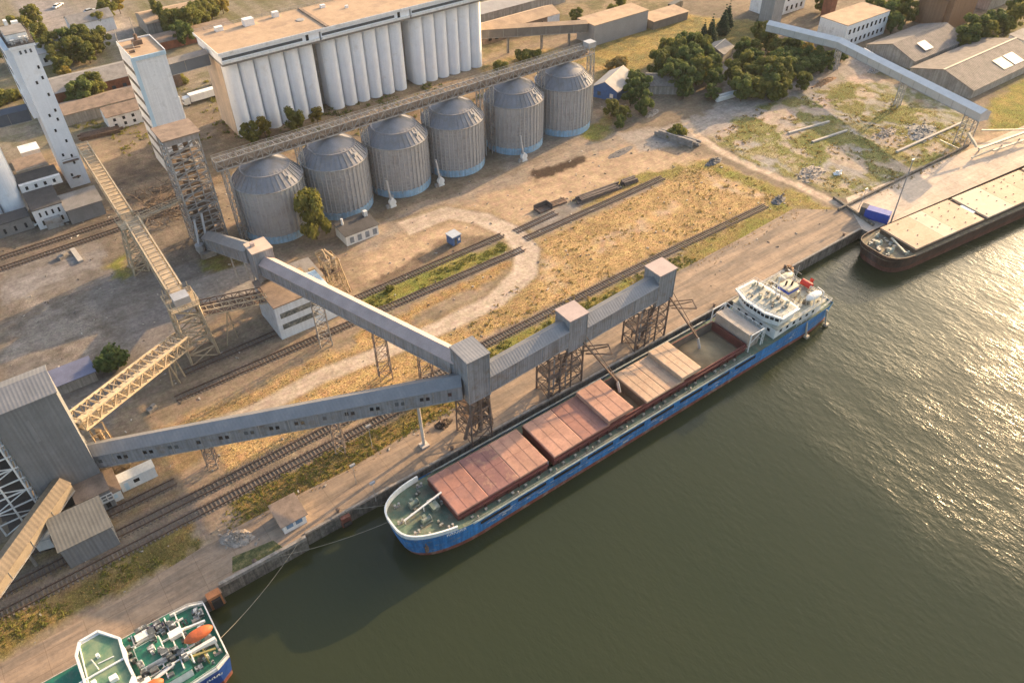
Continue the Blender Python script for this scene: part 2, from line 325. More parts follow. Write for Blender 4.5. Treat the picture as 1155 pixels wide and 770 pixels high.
# between the tracks
layer(GP([(405,338),(440,320),(560,268),(578,280),(440,352),(415,352)]), GRN, (.20,.17,.045), .8, 1)
layer(GP([(520,372),(600,300),(610,270),(700,225),(800,180),(880,215),(892,232),(770,300),(735,296),(600,365),(430,440),(270,480),(240,480),(430,385)]), DRY, DRY2, 1.8, 1)
layer(GP([(400,395),(580,300),(578,290),(470,345),(400,380)]), (.34,.215,.09), DRY2, 1, 1)
layer(GP([(280,440),(420,380),(520,355),(520,420),(330,470),(200,500),(120,540),(150,500)]), DRY, DRY2, 1.5, 1)
layer(GP([(610,290),(640,295),(650,315),(625,330),(607,310)]), (.45,.35,.25), DRY, 1.6, .5, patch=.45)
layer(GP([(655,280),(700,255),(770,225),(775,235),(700,275),(670,290)]), (.42,.31,.22), DRY, 1.2, .5, patch=.42)
layer(GP([(790,195),(850,205),(870,225),(800,215)]), (.40,.32,.25), DRY, 1.2, .4, patch=.45)
layer(GP([(600,360),(735,295),(800,262),(890,225),(895,232),(800,278),(740,308),(620,378)]), (.24,.17,.085), (.17,.14,.06), 1, .8)
layer(GP([(765,300),(775,285),(880,225),(915,240),(780,310)]), (.22,.165,.06), GRN, 1, 1)
layer(GP([(580,255),(720,195),(800,180),(810,187),(720,213),(600,272)]), (.20,.17,.055), DRY2, 1, 1)
# strip of grass along the quay road, and the tracks
layer(rect(-60,62,93.5,101), (.125,.105,.035), (.23,.155,.055), .9, 1)
layer(rect(62,112,98,106), (.24,.18,.055), GRN, .9, 1)
layer(rect(-60,-8,98,116), (.16,.12,.07), (.24,.165,.075), 1, .6)
layer(rect(-9,62,101,107.8), (.17,.135,.10), (.24,.185,.12), .8, .3)
layer(GP([(240,490),(420,425),(440,440),(430,462),(250,540)]), DRY, DRY2, 1, 1)
layer(GP([(120,520),(235,500),(232,560),(150,600)]), (.27,.19,.11), (.2,.14,.075), 1, .4)
layer(rect(2,9.5,92,112), (.27,.205,.145), (.22,.17,.125), .7)
for y, x0, x1, c in ((101.8,-60,62,.16),(105.6,-60,62,.16),(107.9,60,130,.17),(131,10,99,.15),(138.6,15,99,.15),(134.6,101,150,.17),(139.3,101,128,.17),(110.4,-60,4,.15),(203,-30,44,.12),(207.5,-30,44,.12)):
    layer(rect(x0,x1,y-1.5,y+1.5), (c*1.05,c*.85,c*.66), (c*1.4,c*1.08,c*.8), .9, .2, warp=.3)
# dirt road swinging through the grass
cl = GP([(190,500),(280,468),(360,425),(430,398),(500,368),(560,338),(592,308),(594,282),(578,262),(545,247),(505,240),(455,258)])
wd = [2.2,2.0,1.9,1.9,2.0,2.3,2.8,3.0,2.8,2.6,2.8,3.2]
def ribbon(c, wds):
    l, r = [], []
    for i, q in enumerate(c):
        a = Vector(c[max(0,i-1)]); b = Vector(c[min(len(c)-1,i+1)]); d = (b-a).normalized()
        l.append((q[0]-d.y*wds[i], q[1]+d.x*wds[i])); r.append((q[0]+d.y*wds[i], q[1]-d.x*wds[i]))
    return l+r[::-1]
layer(ribbon(cl, [k*1.45 for k in wd]), (.16,.12,.07), (.24,.18,.09), 1.4, .6, op=.8, warp=.3)
layer(ribbon(cl, [k*1.12 for k in wd]), (.50,.405,.315), (.44,.355,.275), .5, warp=.12)
layer(ribbon(cl, [k*.28 for k in wd]), (.43,.34,.255), None, 1.4, op=.7, warp=.15)
# the overgrown lot on the right
layer(GP([(780,140),(860,118),(960,85),(1090,140),(1095,165),(1000,222),(950,222),(840,180)]), (.18,.165,.055), (.30,.25,.14), 1.5, 1)
layer(GP([(860,135),(960,105),(1060,150),(1000,205),(900,185)]), (.135,.14,.045), (.24,.20,.08), 2, 1, patch=.47)
layer(GP([(1000,200),(1050,170),(1092,145),(1095,160),(1010,215)]), (.17,.17,.04), (.25,.2,.07), 1.2, 1)
layer(GP([(790,150),(850,120),(960,78),(1000,95),(930,130),(840,165)]), (.46,.345,.27), (.36,.29,.24), 1.5)
layer(GP([(700,150),(770,140),(830,110),(985,58),(1005,70),(860,128),(760,165),(720,170)]), (.33,.285,.245), (.28,.24,.2), 1)
layer(GP([(815,70),(830,60),(835,110),(815,112)]), (.3,.26,.22), None, .8)
layer(GP([(945,85),(1060,105),(1095,140),(1040,155),(960,140)]), (.32,.295,.265), (.15,.15,.06), 1.2, .4, patch=.47)
layer(GP([(880,150),(960,140),(990,190),(900,195)]), (.33,.27,.21), (.17,.15,.055), 1.2, .7, patch=.48)
layer(GP([(950,200),(1020,180),(1060,165),(1080,175),(1010,215),(960,228)]), (.26,.235,.2), (.2,.175,.1), 1.2, .4)
layer(ribbon(GP([(772,135),(785,152),(815,172),(850,188),(895,207),(935,226),(960,235)]), [1.5]*7), (.54,.42,.31), (.46,.35,.25), .5, warp=.15)
layer(GP([(800,180),(890,215),(935,235),(925,242),(860,215),(790,188)]), (.25,.19,.07), GRN, 1, 1)
layer(GP([(1110,120),(1160,85),(1400,0),(1400,120),(1155,150),(1120,152)]), (.155,.155,.035), (.26,.2,.06), 1.2, 1)
for pat, cc in ((.53,(.31,.28,.245)),(.56,(.40,.32,.24))):
    layer(GP([(800,150),(860,120),(960,90),(1090,145),(1095,165),(1000,220),(950,222),(840,182)]), cc, None, 1.2, .2, patch=pat, pn=fbm(gx, gy, 7, int(pat*100)))
layer(GP([(800,150),(860,120),(960,90),(1090,145),(1095,165),(1000,220),(950,222),(840,182)]), (.15,.155,.05), (.2,.18,.07), 1.2, 1, patch=.5, pn=fbm(gx, gy, 5, 77))
layer(GP([(590,252),(640,226),(655,236),(618,262),(600,262)]), (.24,.215,.19), (.19,.165,.14), 1, warp=.4)
layer(GP([(405,338),(440,322),(500,290),(530,282),(545,292),(440,345)]), (.15,.16,.035), (.25,.21,.06), .8, 1, op=.8, warp=.4)
layer(GP([(1040,205),(1090,165),(1110,150),(1300,130),(1300,160),(1090,195)]), (.42,.31,.21), (.34,.25,.16), 1)
nx, ny = len(XS), len(YS)
vz = np.zeros(len(gx))
co3 = np.stack([gx, gy, vz], 1)
ii = (np.arange(ny-1)[:,None]*nx+np.arange(nx-1)[None,:]).ravel()
quads = np.stack([ii, ii+1, ii+nx+1, ii+nx], 1)
me = bpy.data.meshes.new('ground'); me.vertices.add(len(co3)); me.vertices.foreach_set('co', co3.ravel().astype('f'))
me.loops.add(quads.size); me.polygons.add(len(quads)); me.loops.foreach_set('vertex_index', quads.ravel().astype('i'))
me.polygons.foreach_set('loop_start', np.arange(0, quads.size, 4).astype('i')); me.update(calc_edges=True)
at = me.color_attributes.new('soil_and_shade', 'FLOAT_COLOR', 'POINT'); COLR *= np.where(COLR.max(1) > .3, 1.0, 1.14)[:,None]
at.data.foreach_set('color', np.concatenate([COLR, GR[:,None]], 1).ravel().astype('f'))
gm = bpy.data.materials.new('soil_grass_and_shade'); gm.use_nodes = True; N = gm.node_tree.nodes; L = gm.node_tree.links; bs = N['Principled BSDF']
bs.inputs['Roughness'].default_value = .95; bs.inputs['Specular IOR Level'].default_value = .1
atn = N.new('ShaderNodeAttribute'); atn.attribute_name = 'soil_and_shade'; gp = N.new('ShaderNodeNewGeometry')
def nz(N, L, vec, sc, det, ro=.6):
    n = N.new('ShaderNodeTexNoise'); n.inputs['Scale'].default_value = sc; n.inputs['Detail'].default_value = det; n.inputs['Roughness'].default_value = ro; L.new(vec, n.inputs['Vector']); return n.outputs['Fac']
def mr(N, L, f, a, b, c, d):
    r = N.new('ShaderNodeMapRange'); L.new(f, r.inputs[0])
    for k, q in enumerate((a,b,c,d)): r.inputs[k+1].default_value = q
    return r.outputs[0]
def mth(N, L, op, a, b):
    r = N.new('ShaderNodeMath'); r.operation = op
    for k, q in enumerate((a, b)):
        if isinstance(q, (int,float)): r.inputs[k].default_value = q
        else: L.new(q, r.inputs[k])
    return r.outputs[0]
pos = gp.outputs['Position']
mp = N.new('ShaderNodeMapping'); mp.inputs['Scale'].default_value = (.12,1,1); L.new(pos, mp.inputs['Vector'])
fa = mr(N, L, nz(N, L, pos, 1.3, 6, .7), .3, .7, .72, 1.28)
fb = mr(N, L, nz(N, L, pos, .35, 4), .35, .65, .85, 1.15)
fc = mr(N, L, nz(N, L, mp.outputs[0], .8, 4, .65), .35, .68, .88, 1.1)
fg = mr(N, L, nz(N, L, pos, 2.6, 5, .8), .33, .67, .55, 1.38)
mixg = N.new('ShaderNodeMix'); L.new(atn.outputs['Alpha'], mixg.inputs[0]); mixg.inputs[2].default_value = 1; L.new(fg, mixg.inputs[3])
fac = mth(N, L, 'MULTIPLY', mth(N, L, 'MULTIPLY', fa, fb), mth(N, L, 'MULTIPLY', fc, mixg.outputs[0]))
hs = N.new('ShaderNodeHueSaturation'); L.new(atn.outputs['Color'], hs.inputs['Color']); L.new(mr(N, L, nz(N, L, pos, .5, 5, .7), .3, .7, .478, .522), hs.inputs['Hue'])
vs_ = N.new('ShaderNodeVectorMath'); vs_.operation = 'SCALE'; L.new(hs.outputs[0], vs_.inputs[0]); L.new(fac, vs_.inputs['Scale']); L.new(vs_.outputs[0], bs.inputs['Base Color'])
bp = N.new('ShaderNodeBump'); bp.inputs['Strength'].default_value = .8
hg = mth(N, L, 'ADD', mth(N, L, 'MULTIPLY', nz(N, L, pos, 1.2, 7, .7), .12), mth(N, L, 'MULTIPLY', mth(N, L, 'MULTIPLY', nz(N, L, pos, 2.8, 5, .75), .32), atn.outputs['Alpha']))
bp.inputs['Distance'].default_value = 1.0; L.new(hg, bp.inputs['Height']); L.new(bp.outputs[0], bs.inputs['Normal'])
me.materials.append(gm); go = bpy.data.objects.new('ground', me); COL.objects.link(go); go['kind'] = 'structure'

# ------------------------------------------------------------------ quay apron, quay walls, water
def slab_mat(name, c1, c2, c3, pitch):
    m = bpy.data.materials.new(name); m.use_nodes = True; N = m.node_tree.nodes; L = m.node_tree.links; bs = N['Principled BSDF']; bs.inputs['Roughness'].default_value = .9; bs.inputs['Specular IOR Level'].default_value = .25
    g = N.new('ShaderNodeNewGeometry'); pos = g.outputs['Position']
    mp = N.new('ShaderNodeMapping'); mp.inputs['Scale'].default_value = (.07,.75,1); L.new(pos, mp.inputs['Vector'])
    a = N.new('ShaderNodeMix'); a.data_type = 'RGBA'; a.inputs[6].default_value = (*c1,1); a.inputs[7].default_value = (*c2,1)
    L.new(mr(N, L, nz(N, L, mp.outputs[0], .55, 6, .7), .4, .62, 0, 1), a.inputs[0])
    b = N.new('ShaderNodeMix'); b.data_type = 'RGBA'; L.new(a.outputs[2], b.inputs[6]); b.inputs[7].default_value = (*c3,1)
    L.new(mr(N, L, nz(N, L, pos, .09, 6, .72), .5, .64, 0, .85), b.inputs[0])
    f = mth(N, L, 'MULTIPLY', mr(N, L, nz(N, L, pos, 1.1, 6, .7), .3, .7, .82, 1.18), mr(N, L, nz(N, L, pos, .22, 3), .3, .7, .85, 1.15))
    br = N.new('ShaderNodeTexBrick'); br.inputs['Scale'].default_value = 1; br.inputs['Brick Width'].default_value = pitch; br.inputs['Row Height'].default_value = pitch*.6; br.inputs['Mortar Size'].default_value = .05; br.offset = 0
    for k, q in ((1,(1,1,1,1)),(2,(.9,.9,.9,1)),(3,(.72,.7,.68,1))): br.inputs[k].default_value = q
    L.new(pos, br.inputs['Vector'])
    v = N.new('ShaderNodeVectorMath'); v.operation = 'SCALE'; L.new(b.outputs[2], v.inputs[0]); L.new(f, v.inputs['Scale'])
    u = N.new('ShaderNodeVectorMath'); u.operation = 'MULTIPLY'; L.new(v.outputs[0], u.inputs[0]); L.new(br.outputs['Color'], u.inputs[1]); L.new(u.outputs[0], bs.inputs['Base Color'])
    bp = N.new('ShaderNodeBump'); bp.inputs['Distance'].default_value = .05; bp.inputs['Strength'].default_value = .5; L.new(nz(N, L, pos, 2.5, 6, .7), bp.inputs['Height']); L.new(bp.outputs[0], bs.inputs['Normal'])
    return m
apron_m = slab_mat('apron_concrete', (.38,.275,.19), (.20,.16,.125), (.27,.21,.155), 6)
pier_m = slab_mat('pier_concrete', (.60,.485,.37), (.52,.42,.33), (.46,.39,.32), 5)
E1 = [(-400,83.5),(1.5,83.5),(1.5,84.6),(17,84.6),(17,85.5),(174.4,85.5)]
up = [(180,93),(176,96),(168,102.6),(147,101.6),(126,101.2),(110,100.8),(95,99.6),(84,97.5),(75,97.2),(57,95.6),(44,95.2),(30,94),(18,94.4),(5,94.2),(-12,92.3),(-30,92),(-400,92)]
tag(MB().sheet(E1+up, .004).build('quay_road', apron_m), kind='structure')
tag(MB().sheet([(174.4,85.5),(174.4,83.7),(600,43),(600,80),(262,90.5),(232,92.5),(205,95),(184,97.5),(180,93)], .008).build('pier_pavement', pier_m), kind='structure')
def wallbody(poly, name, label, top=-.004):
    o = MB().prism(poly, -7, top).build(name, conc_dark, loc=(poly[0][0], poly[0][1], -3)); return tag(o, label, 'quay wall')
wallbody([(-400,83.5),(1.5,83.5),(1.5,85.5),(-400,85.5)], 'quay_wall', 'stained concrete quay wall along the berth of the green decked ship')
q2 = wallbody([(1.5,84.6),(17,84.6),(17,85.5),(1.5,85.5)], 'quay_wall', 'higher grey concrete wall beside the small grass patch at the water')
MB().box(1.6,17,84.5,85.1,.01,.75).build('parapet', conc, q2)
wallbody([(17,85.5),(174.4,85.5),(174.4,86.5),(17,86.5)], 'quay_wall', 'long weathered quay wall behind the blue cargo ship')
wallbody([(174.4,83.7),(600,43),(600,85.5),(174.4,85.5)], 'quay_wall', 'pale pier wall beside the brown barge')
# curbs / crane rails along the quay edge
cu = MB(); cu.box(17.2,174,85.6,86.1,.012,.22); tag(cu.build('quay_kerb', conc, loc=(17,85.8,0)), 'low concrete kerb along the quay edge behind the blue ship', 'kerb')
wm = bpy.data.materials.new('river_water'); wm.use_nodes = True; N = wm.node_tree.nodes; L = wm.node_tree.links; bs = N['Principled BSDF']
g = N.new('ShaderNodeNewGeometry'); pos = g.outputs['Position']; sx = N.new('ShaderNodeSeparateXYZ'); L.new(pos, sx.inputs[0])
nbig = nz(N, L, pos, .03, 4); 
edge = mth(N, L, 'ADD', sx.outputs['X'], mth(N, L, 'MULTIPLY', mth(N, L, 'SUBTRACT', nbig, .5), 26))
edge = mth(N, L, 'ADD', edge, mth(N, L, 'MULTIPLY', sx.outputs['Y'], -.05))
wind = mr(N, L, edge, 97, 109, 0, 1)
base = N.new('ShaderNodeMix'); base.data_type = 'RGBA'; base.inputs[6].default_value = (.022,.031,.013,1); base.inputs[7].default_value = (.034,.040,.017,1); L.new(nz(N, L, pos, .02, 3), base.inputs[0]); L.new(base.outputs[2], bs.inputs['Base Color'])
bs.inputs['IOR'].default_value = 1.333; L.new(mr(N, L, wind, 0, 1, .08, .2), bs.inputs['Roughness'])
mp = N.new('ShaderNodeMapping'); mp.inputs['Rotation'].default_value = (0,0,math.radians(25)); mp.inputs['Scale'].default_value = (1,.45,1); L.new(pos, mp.inputs['Vector'])
hw = mth(N, L, 'ADD', mth(N, L, 'MULTIPLY', nz(N, L, mp.outputs[0], 1.1, 3, .5), .42), mth(N, L, 'MULTIPLY', nz(N, L, mp.outputs[0], 3.6, 3, .6), .2))
hw = mth(N, L, 'MULTIPLY', hw, mr(N, L, nz(N, L, mp.outputs[0], .16, 3, .6), .35, .65, .55, 1.35))
hw = mth(N, L, 'MULTIPLY', hw, mr(N, L, wind, 0, 1, .34, 1))
bp = N.new('ShaderNodeBump'); bp.inputs['Strength'].default_value = 1; bp.inputs['Distance'].default_value = .2; L.new(hw, bp.inputs['Height']); L.new(bp.outputs[0], bs.inputs['Normal'])
tag(MB().sheet([(-3000,-3000),(3000,-3000),(3000,90),(-3000,90)], -3).build('water', wm), kind='structure')
# ------------------------------------------------------------------ ships
def outline(Lg, B, zs, bow, stern, n=14):
    """half outlines from bow to stern for one level; returns list of (x, y) on the starboard (-y) side"""
    pts = []
    for i in range(n+1):                                   # entrance
        t = i/n; x = bow['x']+bow['len']*(1-math.cos(t*PI/2)); y = (B/2)*math.sin(t*PI/2)**bow['p']; pts.append((x, y))
    k = 8
    x0 = bow['x']+bow['len']; x1 = Lg+stern['dx']-stern['len']
    for i in range(1, 17): pts.append((x0+(x1-x0)*i/16, B/2))
    for i in range(1, k+1):
        t = i/k; pts.append((x1+stern['len']*t, B/2*(1-stern['nar']*t**2)))
    return pts
def ringed(mb, levels, T, close_top=False):
    """levels: [(halfpts, z or [z])] -> skin between levels, both sides + transom"""
    rows = []
    for pts, z in levels:
        zz = z if isinstance(z, list) else [z]*len(pts)
        full = [(x, -y, q) for (x, y), q in zip(pts, zz)]+[(x, y, q) for (x, y), q in list(zip(pts, zz))[::-1]]
        rows.append([T(*q) for q in full])
    n = len(rows[0]); vs = [q for r in rows for q in r]
    fs = [(j*n+i, j*n+(i+1)%n, (j+1)*n+(i+1)%n, (j+1)*n+i) for j in range(len(rows)-1) for i in range(n)]
    mb.add(vs, fs)
    return rows
class Ship:
    def __init__(s, ox, oy, ang, name, label, group=None):
        s.ox, s.oy, s.ang = ox, oy, ang; s.ca, s.sa = math.cos(ang), math.sin(ang)
        s.root = thing(name, label, 'ship', (ox, oy, -3), group)
    def T(s, x, y, z=0): return (s.ox+x*s.ca-y*s.sa, s.oy+x*s.sa+y*s.ca, z)
    def P(s, mb, name, mat, parent=None, smooth=False):
        mb.v = [s.T(*q) for q in mb.v]; return mb.build(name, mat, parent or s.root, smooth=smooth)
def rail(mb, pts, h, step=1.6, r=.035, bars=3):
    for a, b in zip(pts[:-1], pts[1:]):
        a = Vector(a); b = Vector(b); n = max(1, int((b-a).length/step))
        for k in range(bars): mb.beam(a+_Z*h*(k+1)/bars, b+_Z*h*(k+1)/bars, r*1.6)
        for i in range(n+1): q = a+(b-a)*i/n; mb.beam(q, q+_Z*h, r*2)
def winch(mb, x, y, z, s=1.0, along=True):
    mb.piece()
    mb.box(x-.9*s, x+.9*s, y-.6*s, y+.6*s, z, z+.25*s)
    mb.tube((x-.8*s, y, z+.7*s), (x+.8*s, y, z+.7*s), .42*s, 10); mb.tube((x-.85*s,y,z+.7*s),(x-.75*s,y,z+.7*s),.62*s,10); mb.tube((x+.75*s,y,z+.7*s),(x+.85*s,y,z+.7*s),.62*s,10)
    mb.box(x-.3*s, x+.3*s, y+.5*s, y+1.1*s, z, z+.8*s)
def bitt(mb, x, y, z):
    mb.piece()
    mb.box(x-.6, x+.6, y-.2, y+.2, z, z+.12)
    for d in (-.38, .38): mb.tube((x+d,y,z+.1),(x+d,y,z+.75),.17,8); mb.tube((x+d,y,z+.68),(x+d,y,z+.78),.23,8)
# ---- the long blue cargo ship: x = 0 at the bow, y + is the quay side
S = Ship(29.2, 76.1, 0.0, 'cargo_ship', 'long blue cargo ship with pinkish hatch covers being loaded at the quay')
Lg, B = 111.5, 14.0
bowT = dict(x=0, len=13.5, p=.62); stT = dict(dx=0, len=9, nar=.10)
lv = lambda dx, b, sdx: outline(Lg, b, 0, dict(x=dx, len=13.5-dx*.4, p=.66), dict(dx=sdx, len=9, nar=.14))
dk = outline(Lg, B, 0, bowT, stT)
def sheer(x, a=3.0, b=1.5): t = max(0, 1-x/17.0); return b+(a-b)*t*t*(3-2*t)+(.5 if x > Lg-17 else 0)
mb = MB(); ringed(mb, [(lv(2.6, 13.4, -1.5), -6), (lv(1.0, 13.8, -.6), -1.95)], lambda x,y,z:(x,y,z)); S.P(mb, 'boot_top', red_boot, smooth=True)
mb = MB(); ringed(mb, [(lv(1.0, 13.8, -.6), -1.95), (lv(.6, 13.9, -.3), -.3), (dk, [sheer(x) for x, y in dk])], lambda x,y,z:(x,y,z)); S.P(mb, 'hull', blue_hull, smooth=True)
# decks: forecastle, side decks, after deck
bowp = [(x, y) for x, y in dk if x < 11]; hx0 = 10.4
def yat(x):
    for (a, b), (c, d) in zip(dk[:-1], dk[1:]):
        if a <= x <= c: return b+(d-b)*(x-a)/(c-a+1e-9)
    return dk[-1][1]
fp = [q for q in dk if q[0] < hx0]+[(hx0, yat(hx0))]
mb = MB(); mb.add([(x, -y+.05, sheer(x)-.35) for x, y in fp]+[(x, y-.05, sheer(x)-.35) for x, y in fp[::-1]], [tuple(range(2*len(fp)))])
fd = S.P(mb, 'forecastle_deck', deck_green)
mb = MB()
for sgn in (-1, 1):
    mb.piece()
    xs = [hx0]+[q[0] for q in dk if hx0 < q[0] < 83.5]+[83.5]
    for a, b in zip(xs[:-1], xs[1:]):
        mb.add([(a, sgn*4.9, sheer(a)-.35), (b, sgn*4.9, sheer(b)-.35), (b, sgn*(yat(b)-.06), sheer(b)-.35), (a, sgn*(yat(a)-.06), sheer(a)-.35)], [(0,1,2,3) if sgn > 0 else (3,2,1,0)])
S.P(mb, 'side_deck', deck_green)
ap = [(83.5, yat(83.5)-.05)]+[(x, y-.05) for x, y in dk if x > 83.5]
mb = MB(); mb.add([(x, -y, sheer(x)-.3) for x, y in ap]+[(x, y, sheer(x)-.3) for x, y in ap[::-1]], [tuple(range(2*len(ap)))])
S.P(mb, 'after_deck', deck_green)
# white bulwark round the bow, rounded top
def bulwark(x1, h, name, mat, th=.28, x0=-1):
    q = [p for p in dk if x0 <= p[0] < x1]; mb = MB(); full = [(x, -y) for x, y in q[::-1]]+[(x, y) for x, y in q[1:]]
    vs, n = [], len(full)
    for x, y in full:
        d = Vector((x-11, y*.8, 0)).normalized()*th; z = sheer(x)
        vs += [(x, y, z-.02), (x+.001-d.x*-.15, y-d.y*-.15, z+h), (x-d.x, y-d.y, z+h), (x-d.x, y-d.y, z-.35)]
    fs = [(4*i+k, 4*(i+1)+k, 4*(i+1)+k+1, 4*i+k+1) for i in range(n-1) for k in range(3)]
    mb.add(vs, fs); return S.P(mb, name, mat)
bulwark(9.8, .95, 'bulwark', ship_white)
mb = MB()
for sgn in (-1, 1):
    for a in range(12, 83, 3):
        mb.add([(a, sgn*(yat(a)+.012), sheer(a)-.02), (a+3, sgn*(yat(a+3)+.012), sheer(a+3)-.02), (a+3, sgn*(yat(a+3)-.14), sheer(a+3)+.1), (a, sgn*(yat(a)-.14), sheer(a)+.1)], [(0,1,2,3) if sgn < 0 else (3,2,1,0)])
    mb.beam((12, sgn*6.96, 1.62), (83, sgn*6.96, 1.62), .2, .16)
S.P(mb, 'gunwale', M('gunwale_paint', (.30,.36,.33), .7, .2, .5, col2=(.5,.5,.45), thr=.58))
for k in range(9):
    x = 13.5+k*8.1
    S.P(MB().box(x, x+6.3, -7.06, -6.7, .35, 1.05), 'freeing_port', black)
mb = MB(); rail(mb, [(11, -6.75, 1.2), (83, -6.75, 1.2)], 1.0, 2.4, .025, 2); mb.piece(); rail(mb, [(11, 6.75, 1.2), (83, 6.75, 1.2)], 1.0, 2.4, .025, 2); S.P(mb, 'railing', steel_grey)
mb = MB(); random.seed(12)
for k in range(6):
    x = 7.0+k*.62; y = -yat(x)+.02; d = Vector((.5, -(yat(x+.5)-yat(x)), 0)); a = Vector((x, y-.06, sheer(x)-.75)); mb.beam(a, a+_Z*.5, .1); mb.beam(a+d*.7, a+d*.7+_Z*(.5 if k % 2 else .25), .1); mb.beam(a+_Z*(.5 if k % 3 else .25), a+d*.7+_Z*.5, .1)
S.P(mb, 'hull_lettering', ship_white)
mb = MB()
for k in range(26):
    x = random.uniform(15, 98); z = random.uniform(-1.5,.2); mb.box(x, x+random.uniform(.4,1.8), -6.99, -6.90, z, z+random.uniform(.08,.3))
tag(S.P(mb, 'paint_scuff', M('scuff_pale', (.45,.45,.43), .8, .2, 1)), kind='stuff')
# hull side rubbing strake and worn marks
mb = MB(); mb.beam((14, -6.93, -.55), (100, -6.93, -.55), .14, .2); S.P(mb, 'rubbing_strake', M('strake_blue', (.05,.15,.33), .6, .3, .8, col2=(.4,.4,.4), thr=.6, sc2=1.5))
# coaming, holds and grain
def coam(x0, x1, name='hatch_coaming'):
    mb = MB(); h = 4.72
    for sgn in (-1, 1): mb.box(x0, x1, sgn*h-.12, sgn*h+.12, .9, 3.1); mb.box(x0, x1, min(sgn*h, sgn*(h+.5)), max(sgn*h, sgn*(h+.5)), 2.5, 2.62)
    mb.box(x0, x0+.22, -h+.12, h-.12, .9, 3.1); mb.box(x1-.22, x1, -h+.12, h-.12, .9, 3.1)
    for i in range(int((x1-x0)/2.4)):
        for sgn in (-1, 1): mb.box(x0+1+i*2.4, x0+1.12+i*2.4, sgn*4.98-.14, sgn*4.98+.14, 1.15, 2.5)
    return S.P(mb, name, coaming_m)
c1_ = coam(10.2, 29.9); c2_ = coam(31.4, 83.6)
mb = MB(); mb.box(29.9, 31.4, -4.9, 4.9, .2, .4); S.P(mb, 'cross_deck', black)  # deck coloured black to stand for the shadow in the hatch gap
mb = MB()
for y in (-3, .2, 2.6): mb.piece().box(30.3, 31.0, y-.8, y+.6, .4, 1.5)
S.P(mb, 'vent_box', ship_white)
def hatch(x0, x1, z0, z1, mat, ribs=2, seam=True):
    mb = MB(); hw = 4.86
    mb.box(x0, x1, -hw, hw, z0, z1-.05)
    mb.add([(x0,-hw,z1-.05),(x1,-hw,z1-.05),(x1,hw,z1-.05),(x0,hw,z1-.05),(x0+.15,-hw+.15,z1),(x1-.15,-hw+.15,z1),(x1-.15,hw-.15,z1),(x0+.15,hw-.15,z1)], [(0,1,5,4),(1,2,6,5),(2,3,7,6),(3,0,4,7),(4,5,6,7)])
    for i in range(1, ribs+1):
        x = x0+(x1-x0)*i/(ribs+1); mb.box(x-.035, x+.035, -hw+.1, hw-.1, z1-.01, z1+.035)
    if seam: mb.box(x0+.1, x1-.1, -.05, .03, z1-.01, z1+.04)
    return S.P(mb, 'hatch_cover', mat)
for x0, x1, m in ((10.2,16.7,hatch_red),(16.76,23.5,hatch_mauve),(23.56,29.9,hatch_pink),(31.4,38.2,hatch_pink),(38.26,45.0,hatch_red)): hatch(x0, x1, 3.1, 3.55, m)
tag(hatch(44.6, 50.9, 3.58, 4.45, hatch_pink), 'pinkish hatch cover lifted onto its neighbour')
hatch(54.6, 59.8, 3.1, 3.55, hatch_tan); hatch(59.86, 64.9, 3.1, 3.55, hatch_tan)
tag(hatch(64.1, 69.6, 3.58, 4.5, hatch_sand), 'sand coloured hatch cover lifted onto its neighbour')
mb = MB()
for x0, x1 in ((50.6, 54.8), (69.2, 83.4)):
    hw = 4.58
    mb.add([(x0,-hw,-2.5),(x1,-hw,-2.5),(x1,hw,-2.5),(x0,hw,-2.5),(x0,-hw,3.0),(x1,-hw,3.0),(x1,hw,3.0),(x0,hw,3.0)], [(0,1,5,4)[::-1],(1,2,6,5)[::-1],(2,3,7,6)[::-1],(3,0,4,7)[::-1]])
S.P(mb, 'hold', M('hold_paint', (.17,.14,.11), .8, .25, .6))
def mound(x0, x1, hw, zc, peak, cx, cy):
    mb = MB(); nx_, ny_ = 28, 20; vs = []
    for j in range(ny_+1):
        for i in range(nx_+1):
            x = x0+(x1-x0)*i/nx_; y = -hw+2*hw*j/ny_; r = math.hypot(x-cx, y-cy)
            vs.append((x, y, zc+max(0, peak-r*.30)+.12*math.sin(x*2.1+y)*math.cos(y*1.7)))
    return mb.add(vs, [(j*(nx_+1)+i, j*(nx_+1)+i+1, (j+1)*(nx_+1)+i+1, (j+1)*(nx_+1)+i) for j in range(ny_) for i in range(nx_)])
S.P(mound(50.6, 54.8, 4.57, -.8, 2.2, 52.5, -1), 'grain', grain_m, smooth=True)
S.P(mound(69.2, 83.4, 4.57, .5, 1.9, 75.5, .5), 'grain', grain_m, smooth=True)
# hatch covers stacked forward of the wheelhouse
for k in range(4):
    mb = MB(); x0 = 84.1+k*.95; mb.box(x0, x0+.75, -4.7, 4.7, 1.2, 5.2-k*.16); mb.box(x0-.08, x0+.83, -4.75, 4.75, 5.2-k*.16, 5.35-k*.16)
    S.P(mb, 'stacked_hatch_cover', M('hatch_edge_grey', (.40,.34,.28), .7, .2, .5))
mb = MB()
for y in (-5.4, 5.4):
    mb.beam((83.8,y,1.2),(83.8,y,5.8),.2); mb.beam((87.8,y,1.2),(87.8,y,5.8),.2); mb.beam((83.8,y,5.8),(87.8,y,5.8),.16); mb.beam((83.8,y,3.4),(87.8,y,5.6),.1)
rail(mb, [(88.3,-5.5,1.2),(88.3,5.5,1.2)], 4.3, 1.2, .05, 4)
S.P(mb, 'hatch_crane', ship_white)
